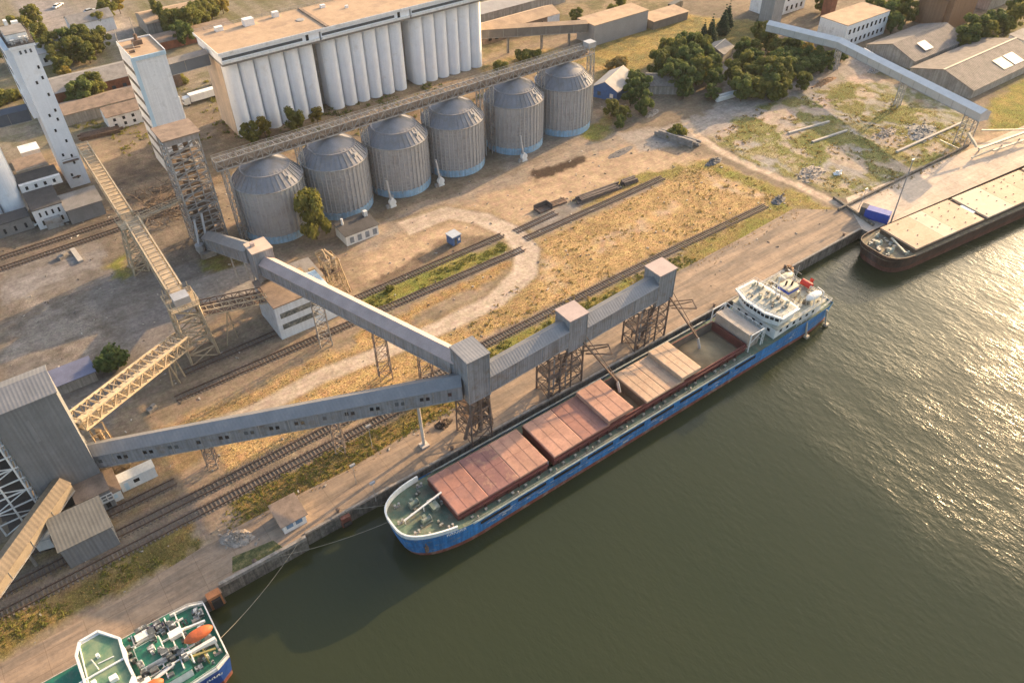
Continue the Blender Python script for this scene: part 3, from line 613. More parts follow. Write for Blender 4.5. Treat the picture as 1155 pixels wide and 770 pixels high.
# deckhouse and wheelhouse
mb = MB(); mb.prism([(91.4,-6.0),(107,-6.0),(107,6.0),(91.4,6.0)], 1.2, 4.0); dh = S.P(mb, 'deckhouse', ship_white)
for k in range(5): S.P(MB().box(91.33, 91.4, -4.6+k*2.1, -3.9+k*2.1, 2.5, 3.2), 'porthole', glass, dh)
for k in range(6): S.P(MB().box(93+k*2.2, 93.7+k*2.2, -6.06, -6.0, 2.4, 3.1), 'porthole', glass, dh)
S.P(MB().prism([(91.2,-6.4),(108,-6.4),(108,6.4),(91.2,6.4)], 4.0, 4.14), 'boat_deck', M('boat_deck_paint', (.36,.37,.31), .75, .2, .7, col2=(.5,.45,.33), thr=.55))
wh = [(91.2,-2.6),(92.5,-5.6),(97.6,-5.6),(97.6,5.6),(92.5,5.6),(91.2,2.6)]
wr = S.P(MB().prism(wh, 4.14, 6.6), 'wheelhouse', ship_white)
wf = [(90.5,-2.8),(92.0,-6.7),(97.9,-6.5),(98.4,-2),(98.4,2),(97.9,6.5),(92.0,6.7),(90.5,2.8)]
S.P(MB().prism(wf, 6.6, 6.95), 'wheelhouse_roof', ship_white)
S.P(MB().prism([(91.3,-2.6),(92.4,-5.9),(97.5,-5.8),(97.5,5.8),(92.4,5.9),(91.3,2.6)], 6.95, 7.0), 'monkey_deck', M('monkey_paint', (.40,.40,.34), .75, .2, .8, col2=(.52,.47,.36), thr=.55))
def along(a, b, t): return (a[0]+(b[0]-a[0])*t, a[1]+(b[1]-a[1])*t)
for (a, b, n) in ((wh[0], wh[1], 3), (wh[5], wh[0], 5), (wh[4], wh[5], 3), (wh[1], wh[2], 2)):
    for k in range(n):
        p, q = along(a, b, (k+.12)/n), along(a, b, (k+.88)/n); d = Vector((q[0]-p[0], q[1]-p[1])).normalized(); o = Vector((-d.y, d.x))
        if o.x > .2 or (abs(o.x) < .2 and o.y > 0): o = -o
        if (a, b) == (wh[4], wh[5]): o = Vector((-abs(o.x), abs(o.y)))
        mb = MB(); e = .03; ps = [(p[0]+o.x*e, p[1]+o.y*e), (q[0]+o.x*e, q[1]+o.y*e), (q[0]-o.x*e, q[1]-o.y*e), (p[0]-o.x*e, p[1]-o.y*e)]
        mb.prism(ps, 5.25, 6.3); S.P(mb, 'window', glass, wr)
mb = MB()
for x, y, a, b, h in ((93.5,1,.5,.4,1.1),(94.5,-2.5,.9,.5,.7),(96.2,3.4,.6,.9,.9),(95.5,-.4,.35,.35,1.4),(93.4,-4.2,1.3,.15,.5),(95.9,4.9,1.2,.2,.9),(96.8,-3.8,.4,.7,1.0)): mb.piece().box(x-a/2, x+a/2, y-b/2, y+b/2, 7.0, 7.0+h)
S.P(mb, 'roof_box', M('locker_mix', (.30,.33,.26), .7, .3, 1.5, col2=(.6,.58,.5), thr=.5, sc2=.8))
mb = MB(); rail(mb, [(92.2,-6.2,6.95),(97.7,-6.1,6.95),(98.2,0,6.95),(97.7,6.1,6.95),(92.2,6.2,6.95),(90.8,2.6,6.95),(90.8,-2.6,6.95),(92.2,-6.2,6.95)], .95, 1.4, .028, 2); S.P(mb, 'roof_railing', ship_white)
mb = MB(); mb.tube((97.5,0,6.95),(97.5,0,11.8),.16,8,.08); mb.beam((97.5,-2.0,9.6),(97.5,2.0,9.6),.12); mb.beam((97.2,-1.1,8.6),(97.2,1.1,8.6),.3,.14); mb.tube((97.5,-1.4,7),(97.5,0,10.6),.06,6); mb.tube((97.5,1.4,7),(97.5,0,10.6),.06,6); S.P(mb, 'radar_mast', ship_white)
mb = MB(); mb.prism([(100.2,-1.5),(103.4,-1.5),(103.8,0),(103.4,1.5),(100.2,1.5)], 4.14, 7.6); fn = S.P(mb, 'funnel', ship_cream)
S.P(MB().prism([(100.1,-1.56),(103.45,-1.56),(103.88,0),(103.45,1.56),(100.1,1.56)], 6.5, 7.1), 'funnel_band', royal_blue, fn)
S.P(MB().tube((101.2,.4,7.6),(101.4,.4,8.6),.22).tube((102.2,-.4,7.6),(102.4,-.4,8.5),.22), 'exhaust_pipe', black, fn)
def lifeboat(Tm, x, y, z, l, ww, mat, par, name='lifeboat'):
    mb = MB(); prof = []
    n = 14; rows = []
    for i in range(n+1):
        t = i/n; xx = x-l/2+l*t; k = max(.05, (1-abs(2*t-1)**2.6))**.6
        rows.append([(xx, y+ww/2*k*math.cos(a), z+(.75*k*math.sin(a) if math.sin(a) > 0 else .62*k*math.sin(a))) for a in [2*PI*j/12 for j in range(12)]])
    vs = [q for r in rows for q in r]; m = 12
    fs = [(i*m+j, i*m+(j+1)%m, (i+1)*m+(j+1)%m, (i+1)*m+j) for i in range(n) for j in range(m)]+[tuple(range(m))[::-1], tuple(n*m+j for j in range(m))]
    mb.add(vs, fs); return Tm.P(mb, name, mat, par, smooth=True)
lb1 = lifeboat(S, 105.8, 3.8, 5.6, 5, 2.0, ship_cream, None); lb2 = lifeboat(S, 105.6, -4.4, 5.5, 5, 2.0, ship_white, None)
mb = MB()
for y in (-4.4, 3.8):
    for x in (104.2, 107.2): mb.piece().beam((x, y-1.3, 4.1), (x, y-1.2, 6.6), .16); mb.beam((x, y-1.2, 6.6), (x, y+.6, 6.9), .14)
S.P(mb, 'davit', ship_white)
mb = MB(); rail(mb, [(98.4,-6.3,4.14),(108,-6.3,4.14),(108,6.3,4.14),(98.4,6.3,4.14)], 1.0, 1.4, .03, 3); S.P(mb, 'boat_deck_railing', ship_white)
mb = MB()
for x, y, a, b, h in ((99.3,3.8,.9,1.2,1.2),(99.2,-3.2,1.0,.9,1.5),(102,3.7,.8,.7,.9),(104.6,-.6,1.1,1.3,1.0),(106.7,.8,.7,1.2,.8),(100.9,-4.3,1.6,.7,.8)): mb.piece().box(x-a/2, x+a/2, y-b/2, y+b/2, 4.14, 4.14+h)
for x, y, h in ((99.6,1.9,1.6),(102.8,-3.0,1.5),(104.2,2.0,1.7),(107.2,-2.2,1.4)): mb.piece().tube((x,y,4.14),(x,y,4.14+h),.2); mb.tube((x,y,4.14+h),(x+.45,y,4.3+h),.34)
S.P(mb, 'deck_vent', ship_cream)
mb = MB(); winch(mb, 109.3, 1.5, 1.7, .8); winch(mb, 109.3, -2, 1.7, .8); [bitt(mb, 109.8, y, 1.7) for y in (-4.6, 4.6)]; S.P(mb, 'mooring_winch', steel_grey)
mb = MB(); rail(mb, [(98,-6.7,2.0),(103,-6.7,2.0),(111.3,-5.9,2.0),(111.3,5.9,2.0),(103,6.7,2.0),(98,6.7,2.0)], 1.0, 1.4, .03, 3); S.P(mb, 'stern_railing', ship_white)
mb = MB(); mb.tube((111.0,0,1.7),(111.8,0,4.6),.06,6); mb.add([(111.6,.05,3.6),(111.8,.05,4.5),(112.3,1.1,4.2),(112.1,1.2,3.3)], [(0,1,2,3)]); S.P(mb, 'flag', red_m)
S.P(MB().tube((108.6,-1.6,4.9),(108.6,1.0,4.9),.75,12), 'liferaft', red_m)
mb = MB(); random.seed(8)
for k in range(46):
    x = random.uniform(98.4,110.6); y = random.uniform(-5.9,5.9); a = random.uniform(.12,.5); z = 4.14 if x < 107.6 else 1.72
    mb.piece().box(x-a, x+a, y-a*.6, y+a*.6, z, z+random.uniform(.3,1.3))
S.P(mb, 'after_deck_fitting', M('fitting_mix5', (.16,.14,.12), .7, .4, 2, col2=(.55,.48,.36), thr=.5, sc2=.3))
mb = MB()
for k in range(18):
    x = random.uniform(92.4,97.4); y = random.uniform(-5.4,5.4); a = random.uniform(.1,.32)
    mb.piece().box(x-a, x+a, y-a, y+a, 7.0, 7.0+random.uniform(.2,.9))
S.P(mb, 'roof_fitting', M('fitting_mix5', None))
mb = MB(); mb.tube((95.2,-2.6,7),(95.0,-2.6,10.4),.05,6); mb.piece().tube((94.2,3.0,7),(94.2,3.0,10.8),.05,6); mb.piece().tube((103.6,0,7.6),(103.9,0,12.0),.1,6); mb.beam((103.7,-1.2,10.4),(103.7,1.2,10.4),.08); S.P(mb, 'antenna', steel_grey)
# forecastle gear
mb = MB(); winch(mb, 5.6, -2.2, 2.3, 1.0); winch(mb, 5.6, 2.0, 2.3, 1.0); mb.piece().box(7.6,9.0,-1.2,.4,1.9,2.9); S.P(mb, 'windlass', M('windlass_paint', (.16,.20,.16), .7, .3, 1.2, col2=(.4,.38,.32), thr=.6))
mb = MB(); [bitt(mb, x, y, z) for x, y, z in ((3.0,-3.4,2.45),(3.0,3.4,2.45),(8.4,-5.5,1.95),(8.6,5.2,1.95),(1.8,0,2.6))]; S.P(mb, 'bitt', steel_grey)
mb = MB(); mb.beam((2.2,-.6,3.6),(10.4,.5,3.9),.28,.2); mb.tube((2.4,-.6,2.4),(2.4,-.6,3.6),.1); mb.tube((6.4,0,2.0),(6.4,0,3.7),.1); rail(mb, [(7.6,.9,2.2),(10.0,.9,2.0)], 1, .8, .04, 2); S.P(mb, 'foremast', ship_white)
mb = MB(); random.seed(3)
for k in range(16):
    x = random.uniform(2.5,9.8); y = random.uniform(-5.0,5.0)
    if abs(y) < yat(x)-1: mb.piece().box(x-.2, x+.2, y-.2, y+.2, 1.9, 2.7)
S.P(mb, 'deck_fitting', M('fitting_mix', (.12,.12,.10), .7, .3, 2, col2=(.5,.48,.42), thr=.55, sc2=.6))
mb = MB()
for k in range(24):
    x = 12.5+k*2.9; mb.piece().box(x, x+.5, -5.75, -5.35, 1.15, 1.6)
    if k % 3 == 0: mb.piece().tube((x+1, -6.2, 1.15), (x+1, -6.2, 1.95), .16)
S.P(mb, 'side_deck_fitting', M('fitting_mix2', (.14,.13,.11), .7, .3, 2, col2=(.45,.42,.36), thr=.5, sc2=.4))
S.P(MB().box(3.0,3.6,-5.85,-5.45,-.4,.9).tube((3.3,-5.75,.2),(3.3,-5.5,1.6),.12), 'anchor', steel_rust)
for x in (101.5, 108.5):
    S.P(MB().tube((x,-6.95,1.6),(x+.5,-7.4,-2.6),.22).box(x+.2,x+1.2,-7.9,-7.0,-2.9,-2.3), 'hanging_fender', M('fender_pale', (.5,.42,.32), .8, .2, 1))
# ---- brown barge at the pier
S = Ship(165.8, 76.9, math.radians(-6.0), 'cargo_barge', 'brown hulled barge with tan hatch covers moored at the pale pier')
Lg, B = 100, 13.0
dk = outline(Lg, B, 0, dict(x=0, len=8, p=.5), dict(dx=0, len=8, nar=.1))
lv = lambda dx, b, sdx: outline(Lg, b, 0, dict(x=dx, len=8, p=.55), dict(dx=sdx, len=8, nar=.14))
def yat(x):
    for (a, b), (c, d) in zip(dk[:-1], dk[1:]):
        if a <= x <= c: return b+(d-b)*(x-a)/(c-a+1e-9)
    return dk[-1][1]
sheer = lambda x: .9+.7*max(0, 1-x/10)**2
mb = MB(); ringed(mb, [(lv(1.6, 12.2, -1), -6), (lv(.9, 12.6, -.5), -1.6)], lambda x,y,z:(x,y,z)); S.P(mb, 'boot_top', M('barge_boot', (.15,.062,.042), .8, .3, .4, streak=.3), smooth=True)
mb = MB(); ringed(mb, [(lv(.9, 12.6, -.5), -1.6), (dk, [sheer(x) for x, y in dk])], lambda x,y,z:(x,y,z)); S.P(mb, 'hull', brown_hull, smooth=True)
q = [(x, y-.06) for x, y in dk]; mb = MB(); mb.add([(x, -y, .75) for x, y in q]+[(x, y, .75) for x, y in q[::-1]], [tuple(range(2*len(q)))]); S.P(mb, 'deck', M('barge_deck', (.20,.16,.115), .85, .3, .6, col2=(.30,.26,.15), thr=.56))
bulwark(8, .45, 'bulwark', brown_hull, .2)
mb = MB(); mb.beam((8,-6.52,.86),(96,-6.52,.86),.22,.14); S.P(mb, 'rubbing_strake', black)
mb = MB(); mb.box(9.0,96,-5.3,5.3,.75,1.75); S.P(mb, 'hatch_coaming', M('barge_coaming', (.11,.075,.05), .8, .2, .6))
x = 9.1
for k, (l, m, gap) in enumerate(((10.3,hatch_sand,0),(5.2,M('hatch_pale', (.58,.46,.34), .8, .1, .4),0),(10.6,hatch_sand,1.6),(11,M('hatch_pale', None),0),(9,hatch_sand,0),(9,hatch_tan,1.2),(10,hatch_sand,0),(10,hatch_tan,0))):
    mb = MB(); y = 5.5; mb.box(x, x+l-.06, -y, y, 1.75, 2.2)
    for i in range(3): 
        for j in range(4):
            if random.random() < .66: a, b = x+l*(i+.5)/3+random.uniform(-.6,.6), -4.1+j*2.7+random.uniform(-.5,.5); mb.tube((a, b, 2.2), (a, b, 2.38), .18, 6)
    S.P(mb, 'hatch_cover', m); x += l+gap
    if gap: S.P(MB().box(x-gap+.2, x-.2, -2, 2, 1.75, 2.0), 'hatch_gear', steel_white)
mb = MB(); winch(mb, 4.6, -1.8, .75, .9); winch(mb, 4.6, 1.8, .75, .9); [bitt(mb, x, y, .75) for x, y in ((2.4,-2.6),(2.4,2.6),(7.3,-4.6),(7.3,4.6))]; S.P(mb, 'windlass', M('windlass2', (.35,.36,.27), .7, .3, 1.3, col2=(.6,.57,.45), thr=.5))
mb = MB()
for k in range(22):
    x = random.uniform(2,8.2); y = random.uniform(-4.4,4.4)
    if abs(y) < yat(x)-1.2: a = random.uniform(.15,.45); mb.piece().box(x-a, x+a, y-a, y+a, .75, .75+random.uniform(.3,.9))
S.P(mb, 'deck_fitting', M('fitting_mix3', (.15,.14,.11), .7, .3, 2, col2=(.55,.52,.45), thr=.5, sc2=.6))
S.P(MB().beam((6.5,-4.5,1.5),(8.6,1.5,1.6),.45,.3), 'boom', ship_cream)
# ---- green decked ship, stern in the picture
S = Ship(-1.5, 76.2, 0, 'tanker_ship', 'ship with emerald green decks and an orange lifeboat at the near quay')
Lg, B = 0, 13.0
def gpoly(x0, x1, w0, w1): return [(x0,-w0),(x1,-w1),(x1,w1),(x0,w0)]
def ghull(z0, z1, a, b, name, mat):
    mb = MB(); pr = lambda i: [(-70,-6.5+i),(-6,-6.5+i),(-2.2,-6.3+i),(0-i,-5.4+i),(0-i,5.4-i),(-2.2,6.3-i),(-6,6.5-i),(-70,6.5-i)]
    A = pr(a); Bq = pr(b); n = len(A); mb.add([(x,y,z0) for x, y in A]+[(x,y,z1) for x, y in Bq], [(i,(i+1)%n,n+(i+1)%n,n+i) for i in range(n)]); return S.P(mb, name, mat)
ghull(-6, -1.9, .9, .55, 'boot_top', red_boot); ghull(-1.9, 2.4, .55, 0, 'hull', M('navy_hull', (.02,.075,.30), .5, .15, .3, streak=.2))
pr = [(-70,-6.42),(-6,-6.42),(-2.2,-6.22),(-.08,-5.3),(-.08,5.3),(-2.2,6.22),(-6,6.42),(-70,6.42)]
S.P(MB().sheet(pr, 2.25), 'main_deck', deck_emerald)
mb = MB(); e = [(-26,-6.4),(-6,-6.4),(-2.2,-6.2),(-.1,-5.3),(-.1,5.3),(-2.2,6.2),(-6,6.4),(-26,6.4)]
for a, b in zip(e[:-1], e[1:]): mb.beam((*a,2.55),(*b,2.55),.2,.6)
S.P(mb, 'bulwark', ship_white)
mb = MB(); rail(mb, [(*p, 2.8) for p in e], .6, 1.3, .03, 2); S.P(mb, 'railing', ship_white)
mb = MB(); mb.box(-30,-5.2,-4.9,4.9,2.25,4.6); dh = S.P(mb, 'deckhouse', ship_white)
S.P(MB().box(-30,-4.9,-5.3,5.3,4.6,4.72), 'upper_deck', deck_emerald)
mb = MB(); mb.box(-10.9,-7.2,-1.9,1.9,4.72,5.9); S.P(mb, 'engine_casing', ship_white); S.P(MB().box(-10.8,-7.3,-1.8,1.8,5.9,5.96), 'casing_top', deck_emerald)
mb = MB(); oc = [(-17.5,-4.4),(-16.6,-6.3),(-14.0,-6.4),(-11.8,-3.4),(-12.0,0),(-11.8,3.4),(-14.0,6.4),(-16.6,6.3),(-17.5,4.4)]
mb.prism([(x*1.0, y*.85) for x, y in oc], 4.72, 7.3); whg = S.P(mb, 'wheelhouse', ship_white)
S.P(MB().prism(oc, 7.3, 7.55), 'wheelhouse_roof', ship_white)
S.P(MB().prism([(x*.985-.2, y*.93) for x, y in oc], 7.55, 7.6), 'monkey_deck', deck_pale)
mb = MB()
for a, b in zip(oc, oc[1:]+oc[:1]): mb.beam((*a,7.75),(*b,7.75),.34,.42)
S.P(mb, 'roof_bulwark', ship_white)
mb = MB(); mb.beam((-18.2,0,7.72),(-12,0,7.72),.25,.25); mb.beam((-17.4,-5,7.72),(-16.8,5.4,7.72),.15,.2); mb.piece().box(-14.6,-13.6,-2.7,-1.9,7.6,8.4); mb.piece().box(-16.8,-16.2,-1.6,-.9,7.6,8.2); mb.piece().box(-15.2,-14.8,2.2,2.7,7.6,8.3); mb.piece().beam((-13.2,1.2,7.7),(-15.3,1.4,7.7),.12); mb.tube((-15.5,.6,7.6),(-15.5,.6,10.4),.09); S.P(mb, 'roof_fitting', ship_white)
mb = MB()
for y in (-3.2,-2.2,1.0,2.9): mb.beam((-11.8,y,4.95),(-3.4,y+.2,4.95),.16,.35)
for x in (-10.8,-8.2,-5.9,-4.4): mb.beam((x,-4.8,4.95),(x+.2,4.8,4.95),.16,.35)
for x, y in ((-9.3,3.6),(-11.2,-3.8),(-5.2,1.1)): mb.box(x-.9, x+.9, y-.6, y+.6, 4.75, 5.6)
mb.tube((-10.5,-4.2,5.2),(-6.8,-3.4,5.4),.28,8); S.P(mb, 'pipework', ship_white)
mb = MB(); random.seed(5)
for k in range(80):
    x = random.uniform(-11.6,-1.2); y = random.uniform(-4.9,5.2); a = random.uniform(.15,.55); z = 4.72 if x < -5 and abs(y) < 5.0 else 2.25
    if -10.9 < x < -7.2 and abs(y) < 1.9: z = 5.96
    mb.piece().box(x-a, x+a, y-a*.7, y+a*.7, z, z+random.uniform(.4,1.2))
S.P(mb, 'deck_fitting', M('fitting_mix4', (.10,.11,.11), .6, .4, 2, col2=(.55,.55,.52), thr=.55, sc2=.5, soft=.03))
mb = MB()
for x, y in ((-7.6,3.9),(-8.6,4.2),(-6.6,3.7)): winch(mb, x, y, 4.72, .7)
S.P(mb, 'winch', M('winch_purple', (.13,.10,.13), .7, .3, 1.2))
mb = MB(); mb.box(-2.9,-2.7,-4.5,-2.2,2.25,4.0); mb.beam((-6.5,-3.0,4.8),(-1.2,-4.3,4.6),.3,.25); S.P(mb, 'stern_ramp', M('olive_paint', (.25,.22,.08), .7, .2, 1))
mb = MB(); winch(mb, -2.0, 3.2, 2.25, .7); [bitt(mb, -1.2, y, 2.25) for y in (-3.8, 4.4)]; S.P(mb, 'mooring_winch', steel_grey)
lifeboat(S, -2.4, -1.5, 5.9, 4.3, 1.9, orange_m, None)
S.P(MB().box(-5.4,-.6,-3.2,-2.7,4.7,5.2).beam((-5.6,-2.9,5.2),(-.6,-3.0,4.4),.45,.45).piece().beam((-5.2,1.3,5.2),(-.9,1.2,4.2),.3,.4).piece().beam((-4.6,-2.9,4.7),(-4.6,-2.9,2.3),.3).piece().beam((-.9,-2.9,4.5),(-.9,-2.9,2.3),.3), 'lifeboat_cradle', ship_white)
lifeboat(S, -10.6, -5.0, 5.5, 3.6, 1.7, orange_m, None, 'rescue_boat')
mb = MB(); random.seed(21)
for k in range(7): mb.box(-4.2+k*.36, -4.0+k*.36, -6.475, -6.40, 1.1, 1.5); mb.box(-4.2+k*.36, -3.93+k*.36, -6.475, -6.40, 1.1, 1.17) if k % 2 else mb.box(-4.2+k*.36, -3.93+k*.36, -6.475, -6.40, 1.43, 1.5)
S.P(mb, 'hull_lettering', ship_white)
# ------------------------------------------------------------------ structure helpers
def pane(root, x0, x1, y0, y1, z0, z1, mat=None, name='window'): return MB().box(x0,x1,y0,y1,z0,z1).build(name, mat or glass, root)
def trestle(root, base, top, mat, levels=3, lw=.28, bw=.14, mb_extra=None):
    """four legs as parts, all bracing as one part; base/top = 4 corner points"""
    for b, t in zip(base, top): MB().beam(b, t, lw).build('leg', mat, root)
    br = MB(); P_ = lambda i, k: Vector(base[i]).lerp(Vector(top[i]), k/levels)
    for k in range(levels):
        for i in range(4):
            j = (i+1) % 4
            br.beam(P_(i,k+1), P_(j,k+1), bw); br.beam(P_(i,k), P_(j,k+1), bw*.8)
            if k % 2 == 0 or levels < 4: br.beam(P_(j,k), P_(i,k+1), bw*.8)
    return br.build('bracing', mat, root)
def quad4(cx, cy, a, b, z, ang=0):
    ca, sa = math.cos(ang), math.sin(ang)
    return [(cx+x*ca-y*sa, cy+x*sa+y*ca, z) for x, y in ((-a,-b),(a,-b),(a,b),(-a,b))]
def truss(root, p, q, wd, h, mat, bay=2.2, ch=.18, dg=.11, deck=None, hand=True, dmat=None):
    p = Vector(p); q = Vector(q); d = (q-p); n = max(2, int(d.length/bay)); hd = Vector((d.x, d.y, 0)).normalized(); s = Vector((-hd.y, hd.x, 0))*wd/2; u = _Z*h
    c = MB(); l = MB()
    for o in (s, -s):
        c.beam(p+o, q+o, ch); c.beam(p+o+u, q+o+u, ch)
        for i in range(n+1):
            a = p+d*i/n+o; l.beam(a, a+u, dg)
            if i < n:
                b = p+d*(i+1)/n+o; l.beam(*((a, b+u) if i % 2 else (a+u, b)), dg)
    for i in range(n+1): a = p+d*i/n; l.beam(a+s, a-s, dg); l.beam(a+s+u, a-s+u, dg)
    c.build('chord', mat, root); l.build('lattice', mat, root)
    if deck: MB().extr([(-wd/2+.2,.10),(wd/2-.2,.10),(wd/2-.2,.22),(-wd/2+.2,.22)], p, q, s.normalized()).build('walkway', dmat or deck, root)
def gallery(root, p, q, wd, wh_, rh, wmat, rmat, wins=0, side=-1, wsize=(.9,.7), frame=True):
    p = Vector(p); q = Vector(q); d = q-p; hd = Vector((d.x,d.y,0)).normalized(); s = Vector((-hd.y, hd.x, 0)); w2 = wd/2
    MB().extr([(-w2,0),(w2,0),(w2,wh_),(0,wh_+rh),(-w2,wh_)], p, q, s).build('wall', wmat, root)
    t = .1; o = .25
    MB().extr([(-w2-o,wh_-.06),(0,wh_+rh+.04),(w2+o,wh_-.06),(w2+o,wh_+t-.06),(0,wh_+rh+t+.06),(-w2-o,wh_+t-.06)], p-hd*.01, q+hd*.01, s).build('roof', rmat, root)
    fr = MB(); n = int(d.length/5)
    for i in range(1, n):
        a = p+d*i/n
        for k in (-1, 1): fr.beam(a+s*k*(w2+.03)+_Z*.02, a+s*k*(w2+.03)+_Z*(wh_-.1), .10)
    for k in (-1, 1): fr.beam(p+s*k*(w2+.05)+_Z*.06, q+s*k*(w2+.05)+_Z*.06, .16)
    fr.build('frame', steel_grey, root)
    for i in range(wins):
        t0 = (i+.5)/wins
        for e in ((-.55,.55) if i % 5 != 4 else (0,)):
            a = p+d*t0+hd*e+s*side*(w2+.0); z0 = wh_*.42
            m = MB(); c0 = a+_Z*z0
            m.beam(c0-hd*wsize[0]*.36+_Z*wsize[1]*.5, c0+hd*wsize[0]*.36+_Z*wsize[1]*.5, .12, wsize[1]); m.build('window', glass if (i*7) % 3 else glass_lt, root)
def xbuilding(name, label, cat, x0, x1, y0, y1, h, wmat, rmat, roof='gable_x', rh=1.5, over=.35, group=None, z0=0):
    r = thing(name, label, cat, ((x0+x1)/2, (y0+y1)/2, z0), group)
    MB().box(x0,x1,y0,y1,z0,z0+h).build('wall', wmat, r) if roof == 'flat' else None
    ym, xm = (y0+y1)/2, (x0+x1)/2; t = .14; h = z0+h
    if roof == 'flat':
        MB().box(x0-over*.4,x1+over*.4,y0-over*.4,y1+over*.4,h,h+.22).build('roof', rmat, r)
    elif roof == 'gable_x':
        m = MB(); m.extr([(y0-ym,z0),(y1-ym,z0),(y1-ym,h),(0,h+rh),(y0-ym,h)], (x0,ym,0), (x1,ym,0), Vector((0,1,0))); m.build('wall', wmat, r)
        yo = (y1-y0)/2+over; e = rh*over/((y1-y0)/2)
        MB().extr([(-yo,h-e+.02),(0,h+rh+.02),(yo,h-e+.02),(yo,h-e+t),(0,h+rh+t+.03),(-yo,h-e+t)], (x0-over,ym,0), (x1+over,ym,0), Vector((0,1,0))).build('roof', rmat, r)
    elif roof == 'mono':
        m = MB(); m.extr([(y0-ym,z0),(y1-ym,z0),(y1-ym,h+rh),(y0-ym,h)], (x0,ym,0), (x1,ym,0), Vector((0,1,0))); m.build('wall', wmat, r)
        MB().extr([(y0-ym-over,h-.0),(y1-ym+over,h+rh+.02),(y1-ym+over,h+rh+t),(y0-ym-over,h+t)], (x0-over,ym,0), (x1+over,ym,0), Vector((0,1,0))).build('roof', rmat, r)
    return r
def winrow(root, x0, x1, y, z0, z1, n, fill=.55, mat=None, fmat=None):
    for k in range(n):
        a = x0+(x1-x0)*(k+.5-fill/2)/n; b = x0+(x1-x0)*(k+.5+fill/2)/n
        pane(root, a, b, y-.04, y+.04, z0, z1, mat)
# ------------------------------------------------------------------ the long white grain elevator
r = thing('grain_elevator', 'long white grain elevator of concrete cylinders under a flat tan roof', 'grain elevator', (110, 240, 0))
BL = ((64.2,93.2),(96.2,124.8),(128.0,156.4))
for (a, b) in BL:
    MB().box(a, b, 234.0, 248.6, 0, 23.6).build('block_wall', white_conc, r)
    n = 6; p = (b-a)/n; R = p*.487
    for k in range(n): MB().lathe((a+p*(k+.5), 234.0, 0), [(R,0),(R,23.55)], 28).build('silo_cylinder', white_conc, r, smooth=False)
MB().box(93.2,96.2,238.5,248,0,23.6).box(124.8,128.0,238.5,248,0,23.6).build('gap_wall', old_wall, r)
MB().box(64.05,64.2,234.2,248.6,0,23.6).build('end_wall', beige_wall, r)
MB().box(63.4,157.2,229.6,249.2,23.62,24.3).build('soffit_slab', roof_grey, r)  # slab coloured grey for the dark shadow under the overhang
for i, (a, b) in enumerate(((63.4,94.3),(94.9,126.1),(126.7,157.2))):
    MB().box(a, b, 229.3, 249.3, 24.32, 27.2).build('top_gallery', white_conc, r)
    MB().box(a+.1, b-.1, 228.9, 229.3, 24.5, 25.2).build('ledge', ship_white, r)
    pane(r, a+.3, b-5.6, 229.2, 229.34, 25.5, 26.3, glass_lt, 'window_band')
    pane(r, b-4.4, b-3.5, 229.2, 229.34, 25.2, 26.9, glass, 'door')
MB().box(62.9,157.8,228.9,249.9,27.22,27.62).build('roof', roof_tan, r)
MB().box(62.9,157.8,228.75,228.9,27.1,27.9).box(62.75,62.9,228.75,249.9,27.1,27.9).build('parapet', white_wash, r)
m = MB()
for x, y, a, h in ((70,247,1.2,1.2),(79,246,1.6,2.0),(88.5,247.5,1.0,1.6),(104,246,.8,.9),(110,241,.5,.8)): m.piece().box(x-a,x+a,y-a*.7,y+a*.7,27.62,27.62+h)
m.build('roof_vent', white_wash, r)
m = MB(); rail(m, [(63.2,249.6,27.62),(150,249.6,27.62)], 1, 3, .04, 2); m.tube((93.4,240,27.62),(93.4,240,27.8),1.3,20); m.build('roof_railing', steel_grey, r)
MB().box(97,98.0,229.5,249.7,27.63,27.95).build('roof_kerb', roof_brown, r)
